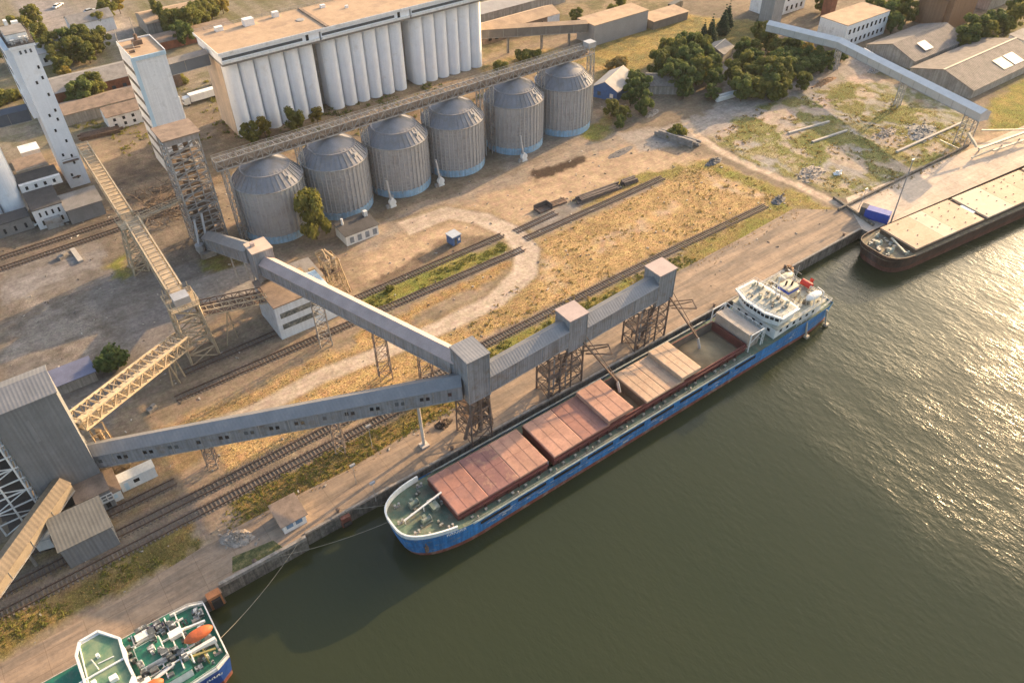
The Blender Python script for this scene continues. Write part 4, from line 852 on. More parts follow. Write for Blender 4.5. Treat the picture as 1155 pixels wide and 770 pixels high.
# ------------------------------------------------------------------ six corrugated silos
def silo(x, label):
    y = 179.0; R = 8.55; r = thing('grain_silo', label, 'silo', (x, y, 0), 'corrugated metal grain silos in a row')
    MB().lathe((x,y,0), [(R+.25,0),(R+.25,2.0),(R-.2,2.02)], 64).build('base_ring', blue_base, r)
    n = 144; md = lambda i: 1+.004*(1 if i % 4 < 2 else -1)*(1 if i % 2 else .6)
    MB().lathe((x,y,0), [(R,1.9),(R,14.6)], n, md).build('wall', zinc, r)
    m = MB()
    for k in range(11): m.lathe((x,y,0), [(R*1.013,2.6+k*1.06),(R*1.013,2.66+k*1.06),(R*.99,2.67+k*1.06)], 64)
    for k in range(44): a = 2*PI*k/44; m.beam((x+R*1.016*math.cos(a), y+R*1.016*math.sin(a), 1.9), (x+R*1.016*math.cos(a), y+R*1.016*math.sin(a), 14.65), .32, .2)
    m.build('stiffener', zinc, r)
    MB().lathe((x,y,0), [(R+.2,14.45),(R+.2,14.65),(R*.72,17.6),(1.15,20.3)], 72).build('roof', zinc_roof, r)
    m = MB()
    for k in range(36):
        a = 2*PI*k/36; c, s = math.cos(a), math.sin(a); m.beam((x+(R+.15)*c, y+(R+.15)*s, 14.75), (x+R*.72*c, y+R*.72*s, 17.68), .13, .18); m.beam((x+R*.72*c, y+R*.72*s, 17.68), (x+1.3*c, y+1.3*s, 19.6), .12, .16)
    m.lathe((x,y,0), [(R*.725,17.5),(R*.725,17.85),(R*.70,17.85)], 48)
    m.build('roof_rib', zinc_roof, r)
    MB().lathe((x,y,0), [(1.25,20.2),(1.25,20.9),(.3,21.2)], 20).build('vent_cap', pipe_grey, r)
    a = math.radians(-62); c, s = math.cos(a), math.sin(a)
    m = MB(); m.rbox((x+7.2*c, y+7.2*s), 1.2, .8, 15.9, 16.8, a+PI/2); m.build('inspection_hatch', pipe_grey, r)
    m = MB(); a = math.radians(-35)
    for e in (-.03, .03): m.beam((x+(R+.35)*math.cos(a+e), y+(R+.35)*math.sin(a+e), .3), (x+(R+.35)*math.cos(a+e), y+(R+.35)*math.sin(a+e), 15), .09)
    for k in range(24): m.beam((x+(R+.35)*math.cos(a-.03), y+(R+.35)*math.sin(a-.03), .5+k*.6), (x+(R+.35)*math.cos(a+.03), y+(R+.35)*math.sin(a+.03), .5+k*.6), .06)
    m.lathe((x,y,0), [(R+.5,14.62),(R+.5,14.7),(R+.1,14.7)], 48)
    m.build('ladder', steel_grey, r)
    return r
SX = [53.4,71.8,90.4,109.1,130.8,149.8]
SL = ['metal grain silo behind the round topped tree, nearest the lattice tower','metal grain silo right behind the small white hut, with blue base ring','metal grain silo third in the row, counted from the lattice tower','metal grain silo third from the blue house, beside the wider gap','metal grain silo second from the blue house, beside the wider gap','metal grain silo nearest the blue gabled house, its right flank sunlit']
s0 = silo(SX[0], SL[0])
for x, l in zip(SX[1:], SL[1:]): dup(s0, (x, 179, 0), label=l)
# gallery running over the silos
r = thing('conveyor_gallery', 'open steel lattice conveyor gallery running over the tops of the six metal silos', 'conveyor', (97, 179, 0))
truss(r, (41.5,178.4,20.8), (160,178.4,20.8), 2.5, 2.3, steel_grey, 1.9, .24, .15, steel_grey, dmat=M('grating_brown', (.20,.15,.11), .85, .25, 1))
MB().box(41.5,158,178.0,178.5,21.15,22.6).build('belt_casing', M('casing_tan', (.30,.24,.19), .7, .15, .5, col2=(.16,.12,.09), thr=.6), r)
m = MB(); rail(m, [(41.5,177.2,23.1),(160,177.2,23.1)], .9, 2, .045, 2); rail(m, [(41.5,179.6,23.1),(160,179.6,23.1)], .9, 2, .045, 2); m.build('handrail', steel_grey, r)
for k, x in enumerate((43.4,62.6,81.1,99.8,118.2,121.6,140.3,159.6)):
    t_ = MB(); b = quad4(x, 177.6, .65, .9, 0); tp = quad4(x, 178.2, .65, .9, 20.9)
    for i in range(4):
        t_.beam(b[i], tp[i], .2)
        for q in range(9):
            j = (i+1) % 4; P_ = lambda ii, kk: Vector(b[ii]).lerp(Vector(tp[ii]), kk/9); t_.beam(P_(i,q), P_(j,q+1), .11); t_.beam(P_(i,q+1), P_(j,q+1), .11)
    t_.build('support_tower', steel_grey, r)
for x in SX: MB().tube((x,178.6,20.9),(x,178.6,21.6),.35).tube((x-1.2,178,20.9),(x-.4,178.4,19.6),.18).build('spout', pipe_grey, r)
m = MB(); m.box(157.5,160.5,177,179.8,22.8,24.4); m.build('drive_house', pipe_grey, r)
FANL = ['pale fan unit at the foot of the gap behind the white hut', 'pale fan unit between the second pair of metal silos','pale fan unit with ducts in front of the silo next to the last']
for (x, y), l in zip(((82.2,168.9),(98.8,170.5),(126.0,167.6)), FANL):
    r = thing('aeration_fan', l, 'fan', (x, y, 0), 'aeration fans between the silos')
    MB().tube((x,y-.5,1.4),(x,y+.5,1.4),1.0,16).box(x-.9,x+.9,y-.6,y+.6,0,.45).build('fan_casing', ship_white, r)
    MB().tube((x,y+.4,1.4),(x+1.8,y+3.2,1.2),.42,10).tube((x-.3,y,2.2),(x-.4,y+1.2,7.6),.28,10).build('duct', pipe_grey, r)
    MB().box(x-1.9,x-1.0,y-.4,y+.4,0,.9).build('motor', steel_grey, r)
# ------------------------------------------------------------------ white workhouse and its lattice tower
r = thing('workhouse', 'tall white building with blank front, window bands on its side and brown roof', 'building', (43, 229, 0))
MB().box(38.9,47.6,222.5,235.6,0,34.2).build('wall', white_wash, r)
MB().box(38.9,47.6,222.5,235.6,34.2,34.5).build('roof', roof_tan, r)
MB().box(38.6,39.6,222.2,222.5,1,34.6).box(39.6,47.7,222.2,222.5,33.6,34.6).build('corner_trim', pale_blue, r)
MB().box(38.75,38.9,222.6,235.7,33.9,35.0).box(47.6,47.8,222.4,235.7,33.9,34.9).box(38.9,47.6,235.6,235.8,33.9,34.9).build('parapet', white_wash, r)
for k in range(7):
    z = 4+k*4.2; pane(r, 38.82,38.93, 223.4,234.8, z, z+1.15, M('sooty_glass', (.05,.045,.04), .5, .5, 1.2, col2=(.35,.28,.2), thr=.6), 'window_band')
m = MB(); m.box(42,44.4,230.6,232.5,34.5,35.7); m.tube((43.2,231.5,35.6),(43.2,231.5,37.2),.5); m.piece().box(39.6,41.0,226,226.5,34.5,35.1); m.piece().beam((39.2,228.4,35),(43,227.8,35),.3); m.build('roof_machinery', steel_rust, r)
m = MB(); m.tube((43.6,233,34.5),(43.6,233,41),.08,6); m.piece().tube((41,226,34.5),(41,226,37.2),.07,6); m.piece().tube((39.1,235,34.5),(39.1,235,38.4),.1,6); m.build('mast', steel_grey, r)
MB().box(47.85,48.6,226,229.5,2,20).build('side_duct', white_wash, r)
r = thing('lattice_tower', 'dense steel lattice elevator tower with a brown capped head beside the tall white building', 'tower', (36.4, 184, 0))
bs_ = [(32.6,180.4,0),(40.2,180.4,0),(40.2,187.6,0),(32.6,187.6,0)]; tp = [(x,y,28.8) for x,y,z in bs_]
trestle(r, bs_, tp, steel_grey, 10, .34, .2)
m = MB()
for k in range(11):
    z = k*2.86
    for f in (.33,.66):
        x = 32.6+7.6*f; y = 180.4+7.2*f; m.beam((x,180.4,max(0,z-2.86)),(x,180.4,z),.2); m.beam((32.6,y,max(0,z-2.86)),(32.6,y,z),.2); m.beam((40.2,y,max(0,z-2.86)),(40.2,y,z),.2)
    for y in (182.8,185.2): m.beam((32.6,y,z),(40.2,y,z),.2)
    m.beam((32.5,180.3,z-1.4),(40.3,180.3,z-1.4),.13); m.beam((32.5,180.3,z-1.4),(32.5,187.6,z-1.4),.13)
m.build('frame', steel_grey, r)
m = MB()
for k in range(1, 10): m.box(33,39.8,180.8,184.2 if k % 2 else 187.2, k*2.76-.05, k*2.76+.05)
m.build('landing', M('grating_brown', (.20,.15,.11), .85, .25, 1), r)
m = MB()
for k in range(10):
    z = k*2.76; a, b = ((33.4,182.0),(39,182.0)) if k % 2 else ((39,182.6),(33.4,182.6)); m.beam((*a,z),(*b,z+2.76),.8,.12)
m.build('stair', steel_grey, r)
MB().box(34.5,35.6,183,184.2,0,28).box(37.2,38.2,183.4,184.5,0,28).build('elevator_leg', steel_rust, r)
MB().box(32.4,40.4,180.2,187.8,28.8,30.2).build('head_house', M('headhouse_grey', (.33,.31,.30), .8, .15, .5, streak=.2), r)
MB().box(31.9,40.9,179.7,188.3,30.2,30.5).build('roof', roof_brown, r)
r = thing('elevator_boot', 'pale steel hopper and pipes at the foot of the dense lattice tower', 'hopper', (33, 177.5, 0))
MB().lathe((32.2,177.4,0), [(.4,.4),(1.1,2.2),(1.1,3.6)], 10).piece().lathe((34.4,177.6,0), [(.4,.4),(1.0,2.0),(1.0,4.4)], 10).build('hopper', pipe_grey, r); MB().box(31.6,35.2,175.6,176.8,.05,1.6).build('pit_wall', conc, r); MB().tube((32.2,177.4,3.6),(33.4,180,9),.3).tube((34.4,177.6,4.4),(35.5,180,10),.3).build('pipe', pipe_grey, r)
# ------------------------------------------------------------------ tall white tower and the buildings at the left edge
r = thing('white_tower', 'tall narrow white tower dotted with small dark windows, equipment on its top', 'tower', (16.4, 238, 0))
MB().box(13.8,19.2,232.5,245,0,39.6).build('wall', white_conc, r); MB().box(12.4,13.8,234,244.6,21,39.2).build('stair_bay', white_conc, r)
MB().box(13.4,19.6,232.1,245.4,39.6,40.3).build('cornice', white_conc, r)
MB().box(13.3,19.7,232.0,245.5,40.3,40.5).build('roof', roof_dark, r)
for x, z in ((18.2,34.1),(18.1,31.3),(16.4,30.4),(17.9,26.8),(17.9,22.4),(16.1,21.4),(17.6,19.9),(16.0,17.1),(17.5,13.6),(15.3,10),(17.3,9.2),(17.2,7.1),(15.4,3.8),(16.7,2.8)): pane(r, x-.26, x+.26, 232.44, 232.54, z-.42, z+.42)
for x in (15.6,16.8,18.0): pane(r, x-.24, x+.24, 232.44, 232.54, 38.0, 38.9, glass_lt)
for z in (24,28,32,36): pane(r, 12.34, 12.44, 237, 242, z, z+1.2, glass_lt)
MB().box(13.9,18.8,234.0,241,40.5,42.6).build('roof_house', white_wash, r)
m = MB(); m.box(14.4,15.4,232.9,233.8,40.5,41.6); m.piece().box(16.6,17.2,232.8,233.6,40.5,42.0); m.piece().box(17.8,18.3,232.8,233.6,40.5,41.9); m.piece().box(15.4,16.2,242,243.6,40.5,43.6); m.piece().box(17.0,18.6,242,243.4,40.5,43); m.build('roof_equipment', ship_white, r)
MB().box(13.8,18.9,233.9,241.1,42.6,42.75).build('roof_house_top', roof_grey, r)
m = MB(); rail(m, [(13.4,232.1,40.5),(19.6,232.1,40.5),(19.6,245.3,40.5),(13.4,245.3,40.5),(13.4,232.1,40.5)], 1.1, 1.3, .05, 3); m.build('roof_railing', M('dark_rail', (.06,.05,.05), .7, .2, 1), r)
m = MB(); m.box(14.4,18.6,231.6,232.5,7.9,8.05); m.beam((14.4,231.7,8.9),(18.6,231.7,8.9),.07); m.box(15.2,17.4,231.7,232.5,3.0,3.12); m.build('balcony', steel_rust, r)
r = thing('concrete_silo_block', 'plain white concrete silo cylinders at the left edge beside the tall white tower', 'silo', (-6, 230, 0))
for k, x in enumerate((-1.2,-7.2,-13.2)): MB().lathe((x,228.6,0), [(2.95,0),(2.95,26)], 36).build('silo_cylinder', white_conc, r)
MB().box(-18,2,230,241,0,25.5).build('block_wall', white_wash, r); MB().box(-19,2.4,225,242,26,28.5).build('top_gallery', white_wash, r); MB().box(-19.3,2.7,224.7,242.3,28.5,28.8).build('roof', roof_tan, r)
r = xbuilding('office_building', 'white two storey office between the white cylinders and the tall white tower', 'building', 1.9, 9.2, 215.0, 226, 5.6, white_wash, roof_dark, 'flat')
winrow(r, 2.6, 8.8, 215, .9, 2.3, 4, .35); winrow(r, 2.6, 8.8, 215, 3.4, 4.7, 4, .3)
MB().box(1.9,12.2,226,227.2,5.6,7.9).build('upper_wall', white_wash, r); MB().box(1.9,12.2,227.2,233,5.8,8.0).build('upper_roof', roof_dark, r); winrow(r, 2.3, 11.5, 226, 6.3, 7.3, 4, .3)
MB().box(3.6,7.6,213.6,215,.0,2.7).build('porch', steel_grey, r)
r = xbuilding('store_annex', 'low grey annex with two tone roof at the foot of the tall white tower', 'building', 9.4, 18.2, 212.6, 218.4, 4.2, M('annex_wall', (.22,.215,.21), .85, .15, .4), roof_grey, 'mono', 1.6)
r = xbuilding('low_store', 'long low grey store in front of the white cylinders at the left edge', 'building', -24, 1.0, 217, 222, 3.6, roof_grey, roof_dark, 'flat'); winrow(r, -12, .6, 217, .8, 2.2, 5, .22)
r = xbuilding('substation', 'small white cube shaped building on a fenced tan roof left of the tall tower', 'building', 6.5, 11.5, 254.5, 259.5, 3.8, white_wash, white_wash, 'flat')
r = xbuilding('yard_building', 'low tan roofed building with pale parapet left of the tall tower', 'building', 3.2, 11.2, 241.5, 251, 4, beige_wall, roof_brown, 'flat'); MB().box(3.0,11.4,241.2,241.5,3,4.9).build('parapet', M('pale_cream', (.6,.5,.38), .85, .1, .5), r)
# ------------------------------------------------------------------ beige lattice conveyors at the left
r = thing('truss_conveyor', 'beige lattice truss conveyor from the tall white tower to the slim trestle', 'conveyor', (19.5, 203, 0))
truss(r, (20.4,228,11.6), (19.6,182.5,12.6), 2.9, 2.3, steel_beige, 2.0, .3, .19, steel_beige)
r = thing('trestle', 'slim beige lattice trestle where the upper truss conveyors meet', 'trestle', (18.6, 181.5, 0))
trestle(r, quad4(17.6,181.4,1.7,2.2,0), quad4(19.3,181.4,1.7,2.2,12.6), steel_beige, 6, .34, .2); MB().box(16.8,22.2,179,183.8,12.7,12.9).build('platform', steel_beige, r)
m = MB(); rail(m, [(16.8,179,12.9),(22.2,179,12.9),(22.2,183.8,12.9),(16.8,183.8,12.9),(16.8,179,12.9)], 1.1, 1.2, .05, 2); m.build('handrail', steel_beige, r)
r = thing('footbridge', 'thin beige footbridge between the slim trestle and the dense lattice tower', 'footbridge', (27, 182, 12))
truss(r, (21.5,181.6,12.8), (32.4,182.6,13.4), 1.2, 1.1, steel_beige, 1.4, .12, .07, steel_beige); 
r = thing('truss_conveyor', 'sunlit beige truss conveyor between the slim trestle and the wide braced tower', 'conveyor', (19.3, 161, 0))
truss(r, (19.9,179.0,12.6), (18.9,144.5,14.2), 3.0, 2.5, steel_beige, 2.0, .32, .2, steel_beige, dmat=pipe_grey)
MB().extr([(-.9,.9),(.9,.9),(.9,1.25),(-.9,1.25)], (19.9,179,12.6), (18.9,144.5,14.2), Vector((1,0,0))).build('belt_cover', M('belt_tan', (.50,.40,.28), .8, .15, .5), r)
r = thing('braced_tower', 'wide beige braced tower where three truss conveyors meet', 'tower', (18.8, 142, 0))
trestle(r, quad4(19.2,142,3.0,2.7,0), quad4(18.9,142,2.5,2.3,14.2), steel_beige, 5, .42, .25); MB().box(15.9,21.9,139.2,144.8,14.2,14.4).build('platform', steel_beige, r)
m = MB(); rail(m, [(15.9,139.2,14.4),(21.9,139.2,14.4),(21.9,144.8,14.4),(15.9,144.8,14.4),(15.9,139.2,14.4)], 1.1, 1.3, .06, 3); [m.beam((x,y,14.4),(x,y,17.2),.16) for x in (16.4,21.4) for y in (139.8,144.2)]; m.build('handrail', steel_beige, r)
MB().box(17.4,20.6,140.6,143.4,14.5,16.2).build('transfer_chute', pipe_grey, r)
r = thing('truss_conveyor', 'beige lattice truss conveyor running from the braced tower into the tall grey tower', 'conveyor', (5, 131, 0))
truss(r, (16.4,139.4,6.0), (-7.3,121.6,11.6), 3.4, 2.7, steel_beige, 1.7, .34, .21, steel_beige)
MB().extr([(-.8,.9),(.8,.9),(.8,1.3),(-.8,1.3)], (16.4,139.4,6.1), (-7.3,121.6,11.7), Vector((-.6,.8,0)).normalized()).build('belt_cover', M('belt_tan', None), r)
m = MB(); [m.beam((x+o,y,0),(x,y+.4*o,6.9),.25) for x, y in ((11.5,135.6),(13.0,136.8)) for o in (-.8,.8)]; m.build('support', steel_beige, r)
r = thing('truss_conveyor', 'low double lattice conveyor from the braced tower to the white strip windowed building', 'conveyor', (28, 140, 0))
for y in (-1.2, 1.4): truss(r, (21.4,141.8+y,10.6), (35.3,141.2+y,8.2), 1.6, 1.5, steel_rust if y > 0 else steel_beige, 1.5, .18, .1, steel_rust)
m = MB(); [m.beam((26+o,141.6+o*.4,0),(27,141.6+o*.3,9.6),.2) for o in (-1.4,1.4)]; m.build('support', steel_beige, r)
r = thing('cyclone_unit', 'yellowish bent ducts and hopper below the truss conveyor beside the grey tower', 'machinery', (-4.5, 121, 0))
MB().tube((-4.8,121.5,9.5),(-4.6,121.2,5.4),.5).tube((-4.6,121.2,5.4),(-3.4,119.4,3.0),.45).lathe((-3.2,119,0), [(.3,.2),(1.2,1.6),(1.2,3)], 12).tube((-2.2,119.6,1.8),(-1.2,121.8,2.6),.4).build('duct', steel_yellow, r)
m = MB(); trestle(r, quad4(-4.2,121,1.3,1.5,0), quad4(-4.8,121.2,1.2,1.3,10), steel_yellow, 4, .2, .11)
r = thing('bunker', 'tan lattice machinery tower with ducts beside the white strip windowed building', 'machinery', (54, 144, 0))
trestle(r, quad4(53.6,144,1.8,1.9,0), quad4(52.4,145,1.7,1.8,9.6), steel_yellow, 5, .22, .13)
for x, y in ((51.8,144.2),(53.4,144.2),(52.6,146)): MB().lathe((x,y,0), [(.22,2.4),(.62,4.6),(.62,9.4),(.5,9.6)], 12).build('cyclone', M('cyclone_tan', (.40,.33,.25), .65, .2, .7, col2=(.2,.13,.08), thr=.55), r)
MB().tube((51.8,144.2,9.6),(51.9,145.8,11),.35).tube((53.4,144.2,9.6),(52.2,146,11.1),.35).tube((52,146,11),(50.4,146.8,10.4),.4).tube((53.8,143.4,2.2),(54.6,141.6,.2),.22).build('duct', steel_yellow, r)
MB().box(50.6,54.6,143,147,6.0,6.15).build('platform', steel_rust, r)
# ------------------------------------------------------------------ grey tower with its yard buildings
r = thing('grey_tower', 'tall dark grey clad tower with a pale pitched roof at the left edge', 'tower', (-11, 119.5, 0))
MB().extr([(-3.8,4.4),(3.8,4.4),(3.8,25.2),(0,26.9),(-3.8,25.2)], (-17.2,119.8,0), (-7.3,119.8,0), Vector((0,1,0))).build('wall', grey_dark, r)
MB().extr([(-4.0,25.12),(0,26.95),(4.0,25.12),(4.0,25.3),(0,27.12),(-4.0,25.3)], (-17.4,119.8,0), (-7.1,119.8,0), Vector((0,1,0))).build('roof', grey_roofsheet, r)
MB().box(-17,-7.6,116.4,123.2,0,4.4).build('base_wall', roof_dark, r)
pane(r, -13.2,-12.6,115.95,116.02,17,22, M('pale_streak', (.22,.225,.23), .6, .1, .5), 'translucent_strip')
m = MB()
for x in (-24.6,-21.4,-18.2):
    for y in (116.4,121.6): m.beam((x,y,0),(x,y,22),.28)
m.build('frame_post', steel_white, r)
m = MB()
for k in range(1, 9):
    z = k*2.7
    for y in (116.4,121.6): m.beam((-24.6,y,z),(-17.4,y,z),.2)
    for x in (-24.6,-21.4,-18.2): m.beam((x,116.4,z),(x,121.6,z),.18)
    m.beam((-24.6 if k % 2 else -18.2,116.4,z-2.7),(-18.2 if k % 2 else -24.6,116.4,z),.16)
m.build('frame_beam', steel_white, r)
m = MB()
for k in range(8): m.box(-24,-18.6,117,121,k*2.7+.0+.05,k*2.7+.12)
m.build('frame_landing', M('grating_dark', (.07,.06,.055), .9, .2, 1), r)
r = xbuilding('boiler_house', 'low dark building with a white lattice balcony under the grey tower', 'building', -12.6, -7.2, 111.4, 115.9, 4.6, grey_dark, roof_brown, 'flat')
m = MB(); rail(m, [(-12.7,111.2,2.4),(-7.1,111.2,2.4)], 1.5, .9, .09, 2); m.box(-12.7,-7.1,111.1,111.4,2.2,2.35); m.build('balcony', steel_white, r)
winrow(r, -12, -7.6, 111.35, .6, 1.8, 3, .5)
r = thing('inclined_gallery', 'inclined conveyor gallery with a tan roof at the lower left edge', 'conveyor', (-22, 106, 0))
gallery(r, (-13.0,114.9,5.6), (-38,92.5,3.2), 3.1, 2.2, .8, M('gallery_tan_wall', (.26,.21,.15), .8, .15, .5), tan_sheet, 0)
for t in (.35,.7): MB().beam((-13-25*t,114.9-22.4*t,0),(-13-25*t,114.9-22.4*t,5.7-2.3*t),.5).build('support', conc, r)
r = thing('grey_shed', 'grey sheet metal shed with a sloping roof beside the railway at the lower left', 'shed', (-13, 106, 0))
MB().extr([(-3.1,0),(3.1,0),(3.1,6.4),(-3.1,5.0)], (-17.2,106,0), (-9.1,106,0), Vector((0,1,0))).build('wall', grey_dark, r)
MB().extr([(-3.4,4.98),(3.3,6.46),(3.3,6.62),(-3.4,5.14)], (-17.5,106,0), (-8.8,106,0), Vector((0,1,0))).build('roof', M('dull_roof', (.15,.145,.13), .8, .15, .5, ribs=((1,0,0),.6,.012)), r)
r = xbuilding('site_cabin', 'long narrow white cabin with a flat roof standing by the railway left of the trestle', 'cabin', -5.6, .8, 113.8, 115.8, 2.5, ship_white, ship_white, 'flat'); pane(r, -3.2,-2.2,113.72,113.82,1.1,1.9); pane(r, -4.9,-4.2,113.72,113.82,.1,2.0, pale_blue, 'door')
r = xbuilding('brown_roof_hut', 'small hut with brown roof and white front next to the narrow white cabin', 'hut', -9.2, -5.8, 112.4, 117.4, 2.6, ship_white, roof_brown, 'mono', .5); pane(r, -8.6,-7.8,112.3,112.42,1,1.9, pale_blue); pane(r, -7.3,-6.5,112.3,112.42,1,1.9, pale_blue)
r = xbuilding('quay_hut', 'small watch hut with a brown roof and white windowed front at the quay edge', 'hut', 14.4, 18.6, 87.8, 92.4, 2.4, ship_white, roof_brown, 'mono', .5, .4)
pane(r, 15.0,16.2,87.72,87.82,1.0,1.9, M('blue_glass', (.12,.22,.33), .3, .2, 1)); pane(r, 16.7,17.9,87.72,87.82,1.0,1.9, M('blue_glass', None)); pane(r, 18.58,18.68,89.2,90.4,.9,1.8); pane(r, 18.58,18.68,90.9,91.8,.05,2.0, pale_blue, 'door')
r = thing('strip_window_building', 'white building with two dark window strips and a brown roof under the grey conveyor', 'building', (42, 141, 0))
MB().box(35.1,44.8,135.6,147,0,8.9).build('wall', M('bluish_white', (.70,.76,.80), .7, .08, .4, streak=.12), r); MB().box(44.8,49.3,135.6,146.4,0,6.2).build('annex_wall', M('bluish_white', None), r)
MB().box(34.9,44.9,135.4,147.2,8.9,9.15).build('roof', roof_brown, r); MB().box(44.9,49.4,135.4,146.6,6.2,6.4).build('annex_roof', pale_blue, r)
for z, b in ((5.6,44.4),(2.6,44.4)): pane(r, 36.0,b,135.5,135.64,z,z+1.3, M('strip_glass', (.10,.12,.12), .3, .5, 1.4, col2=(.35,.35,.3), thr=.58), 'window_band')
MB().box(34.98,35.1,136,146.5,.2,8.7).build('side_cladding', M('pale_stripes', (.5,.52,.54), .7, .2, .6, ribs=((0,0,1),1.4,.05)), r)
r = xbuilding('pump_hut', 'small white hut with dark roof and vents before the second metal silo', 'hut', 63.4, 72.6, 159.3, 165.5, 3.0, ship_white, roof_dark, 'mono', .6)
for k in range(4): pane(r, 64.4+k*2.2,65.5+k*2.2,159.2,159.32,.5,2.2, M('lattice_glass', (.22,.25,.28), .5, .3, 2))
MB().tube((65,164,3.2),(65,164,5.2),.35).box(71.2,72.2,163.6,164.6,3.6,5.0).build('roof_vent', ship_white, r)
r = xbuilding('yard_shed', 'low pale workshop with cluttered roof just left of the tan machinery tower', 'shed', 44.5, 51.2, 147.5, 155.5, 3.2, white_wash, roof_grey, 'mono', .5); MB().box(46,48,150,152,3.9,4.6).box(49,50.4,149,150,3.9,4.9).build('roof_box', steel_yellow, r)
# ------------------------------------------------------------------ grey enclosed conveyors
r = thing('enclosed_conveyor', 'short grey enclosed conveyor rising from the lattice tower to the small transfer box', 'conveyor', (36.5, 161, 0))
gallery(r, (35.2,178.5,1.4), (37.6,149.6,12.4), 3.6, 3.2, 1.1, grey_sheet_y, grey_roofsheet)
m = MB(); [m.beam((36.6+o,161,0),(36.4+o,161,7.6),.3) for o in (-1.3,1.3)]; m.build('support', steel_grey, r)
def boxtower(name, label, x0, x1, y0, y1, zb, zt, roofm, lev=5, base=None, legm=None, upright=False):
    r = thing(name, label, 'transfer tower', ((x0+x1)/2, (y0+y1)/2, 0))
    MB().box(x0,x1,y0,y1,zb,zt).build('cladding', grey_sheet, r); MB().box(x0-.2,x1+.2,y0-.2,y1+.2,zt,zt+.25).build('roof', roofm, r)
    m = MB(); [m.box(x+dx-.06,x+dx+.06,y+dy-.06,y+dy+.06,zb,zt) for x, y, dx, dy in ((x0,y0,-.02,-.02),(x1,y0,.02,-.02),(x1,y1,.02,.02),(x0,y1,-.02,.02))]; m.build('corner_trim', steel_grey, r)
    b = base or (x0,x1,y0,y1)
    trestle(r, [(b[0],b[2],0),(b[1],b[2],0),(b[1],b[3],0),(b[0],b[3],0)], [(b[0],b[2],zb),(b[1],b[2],zb),(b[1],b[3],zb),(b[0],b[3],zb)] if upright else [(x0+.2,y0+.2,zb),(x1-.2,y0+.2,zb),(x1-.2,y1-.2,zb),(x0+.2,y1-.2,zb)], legm or steel_grey, lev, .3, .17)
    return r
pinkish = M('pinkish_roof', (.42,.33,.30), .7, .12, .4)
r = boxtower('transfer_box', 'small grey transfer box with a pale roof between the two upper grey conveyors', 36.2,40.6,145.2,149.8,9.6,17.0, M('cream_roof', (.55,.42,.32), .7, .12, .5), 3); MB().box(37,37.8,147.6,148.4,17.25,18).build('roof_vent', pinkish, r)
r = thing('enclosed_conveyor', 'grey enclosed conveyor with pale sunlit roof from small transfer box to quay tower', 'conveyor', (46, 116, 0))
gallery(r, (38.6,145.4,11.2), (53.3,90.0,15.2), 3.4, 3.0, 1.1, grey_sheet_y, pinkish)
for (bx, by), zt, l in (((42.2,128.4),11.6,0),((47.6,111.4),13.4,1),((51.6,100.6),14.2,2)):
    rr = thing('trestle', ['grey lattice trestle in front of the white strip windowed building','slim rusty trestle in the dry grass under the upper grey conveyor','slim rusty trestle in dry grass nearest the tall quay tower'][l], 'trestle', (bx,by,0), 'trestles under the grey conveyors')
    trestle(rr, quad4(bx,by,1.3,.9,0,-.26), quad4(bx,by,1.2,.7,zt,-.26), steel_grey if l == 0 else M('rusty_pale', (.30,.25,.21), .8, .25, .8, col2=(.22,.13,.09), thr=.55), 5, .2, .11)
r = boxtower('quay_tower', 'tall grey transfer tower on the quay where three enclosed conveyors meet', 51.6,56.2,84.9,90.2,11.4,21.6, grey_roofsheet, 4, None, M('dark_lattice', (.135,.105,.09), .8, .3, .8, col2=(.22,.13,.08), thr=.6))
m = MB(); random.seed(11)
for k in range(12): 
    z = random.uniform(2,10); m.beam((random.uniform(51.4,56.6),85.0,z),(random.uniform(51.4,56.6),random.uniform(85,90),z+random.uniform(-2,3)),.2)
m.tube((52.4,84.8,11),(50.6,85.8,2),.35); m.tube((55.6,85,11),(57.2,86.4,1.5),.4); m.tube((54,85.4,11.4),(54,85.4,3),.5); m.box(51.8,56,85.3,90,4.9,5.05); m.box(51.8,56,85.3,90,8.2,8.35); m.build('chute', steel_rust, r)
MB().box(51.2,52.4,90.2,91.6,15,18).build('side_box', grey_sheet, r)
r = thing('enclosed_conveyor', 'long grey enclosed conveyor with paired windows from the grey tower to the quay tower', 'conveyor', (22, 103, 0))
gallery(r, (-8.2,119.6,4.6), (51.7,87.6,12.4), 3.4, 3.3, 1.1, grey_sheet, grey_roofsheet, 15, 1 if False else -1, (.9,.8))
for (bx, by), zt, l in (((10.0,109.9),7.0,'red brown lattice trestle under the long windowed conveyor, nearest the white cabin'),((30.8,98.9),9.7,'red brown lattice trestle beside the tracks under the long windowed conveyor')):
    rr = thing('trestle', l, 'trestle', (bx,by,0), 'trestles under the grey conveyors'); trestle(rr, quad4(bx,by,.9,.7,0,-.49), quad4(bx,by,.8,.6,zt,-.49), M('rusty_pale', None), 5, .2, .11)
r = tag(MB().tube((44.3,90.6,0),(44.3,91.2,11.4),.32,12).box(43.5,45.1,89.8,91.4,0,.4).box(43.4,45.2,90.4,92,11.3,11.6).build('support_column', M('column_pale', (.5,.44,.38), .8, .12, .5), loc=(44.3,90.6,0)), 'single pale round column under the windowed conveyor near the quay tower', 'column')
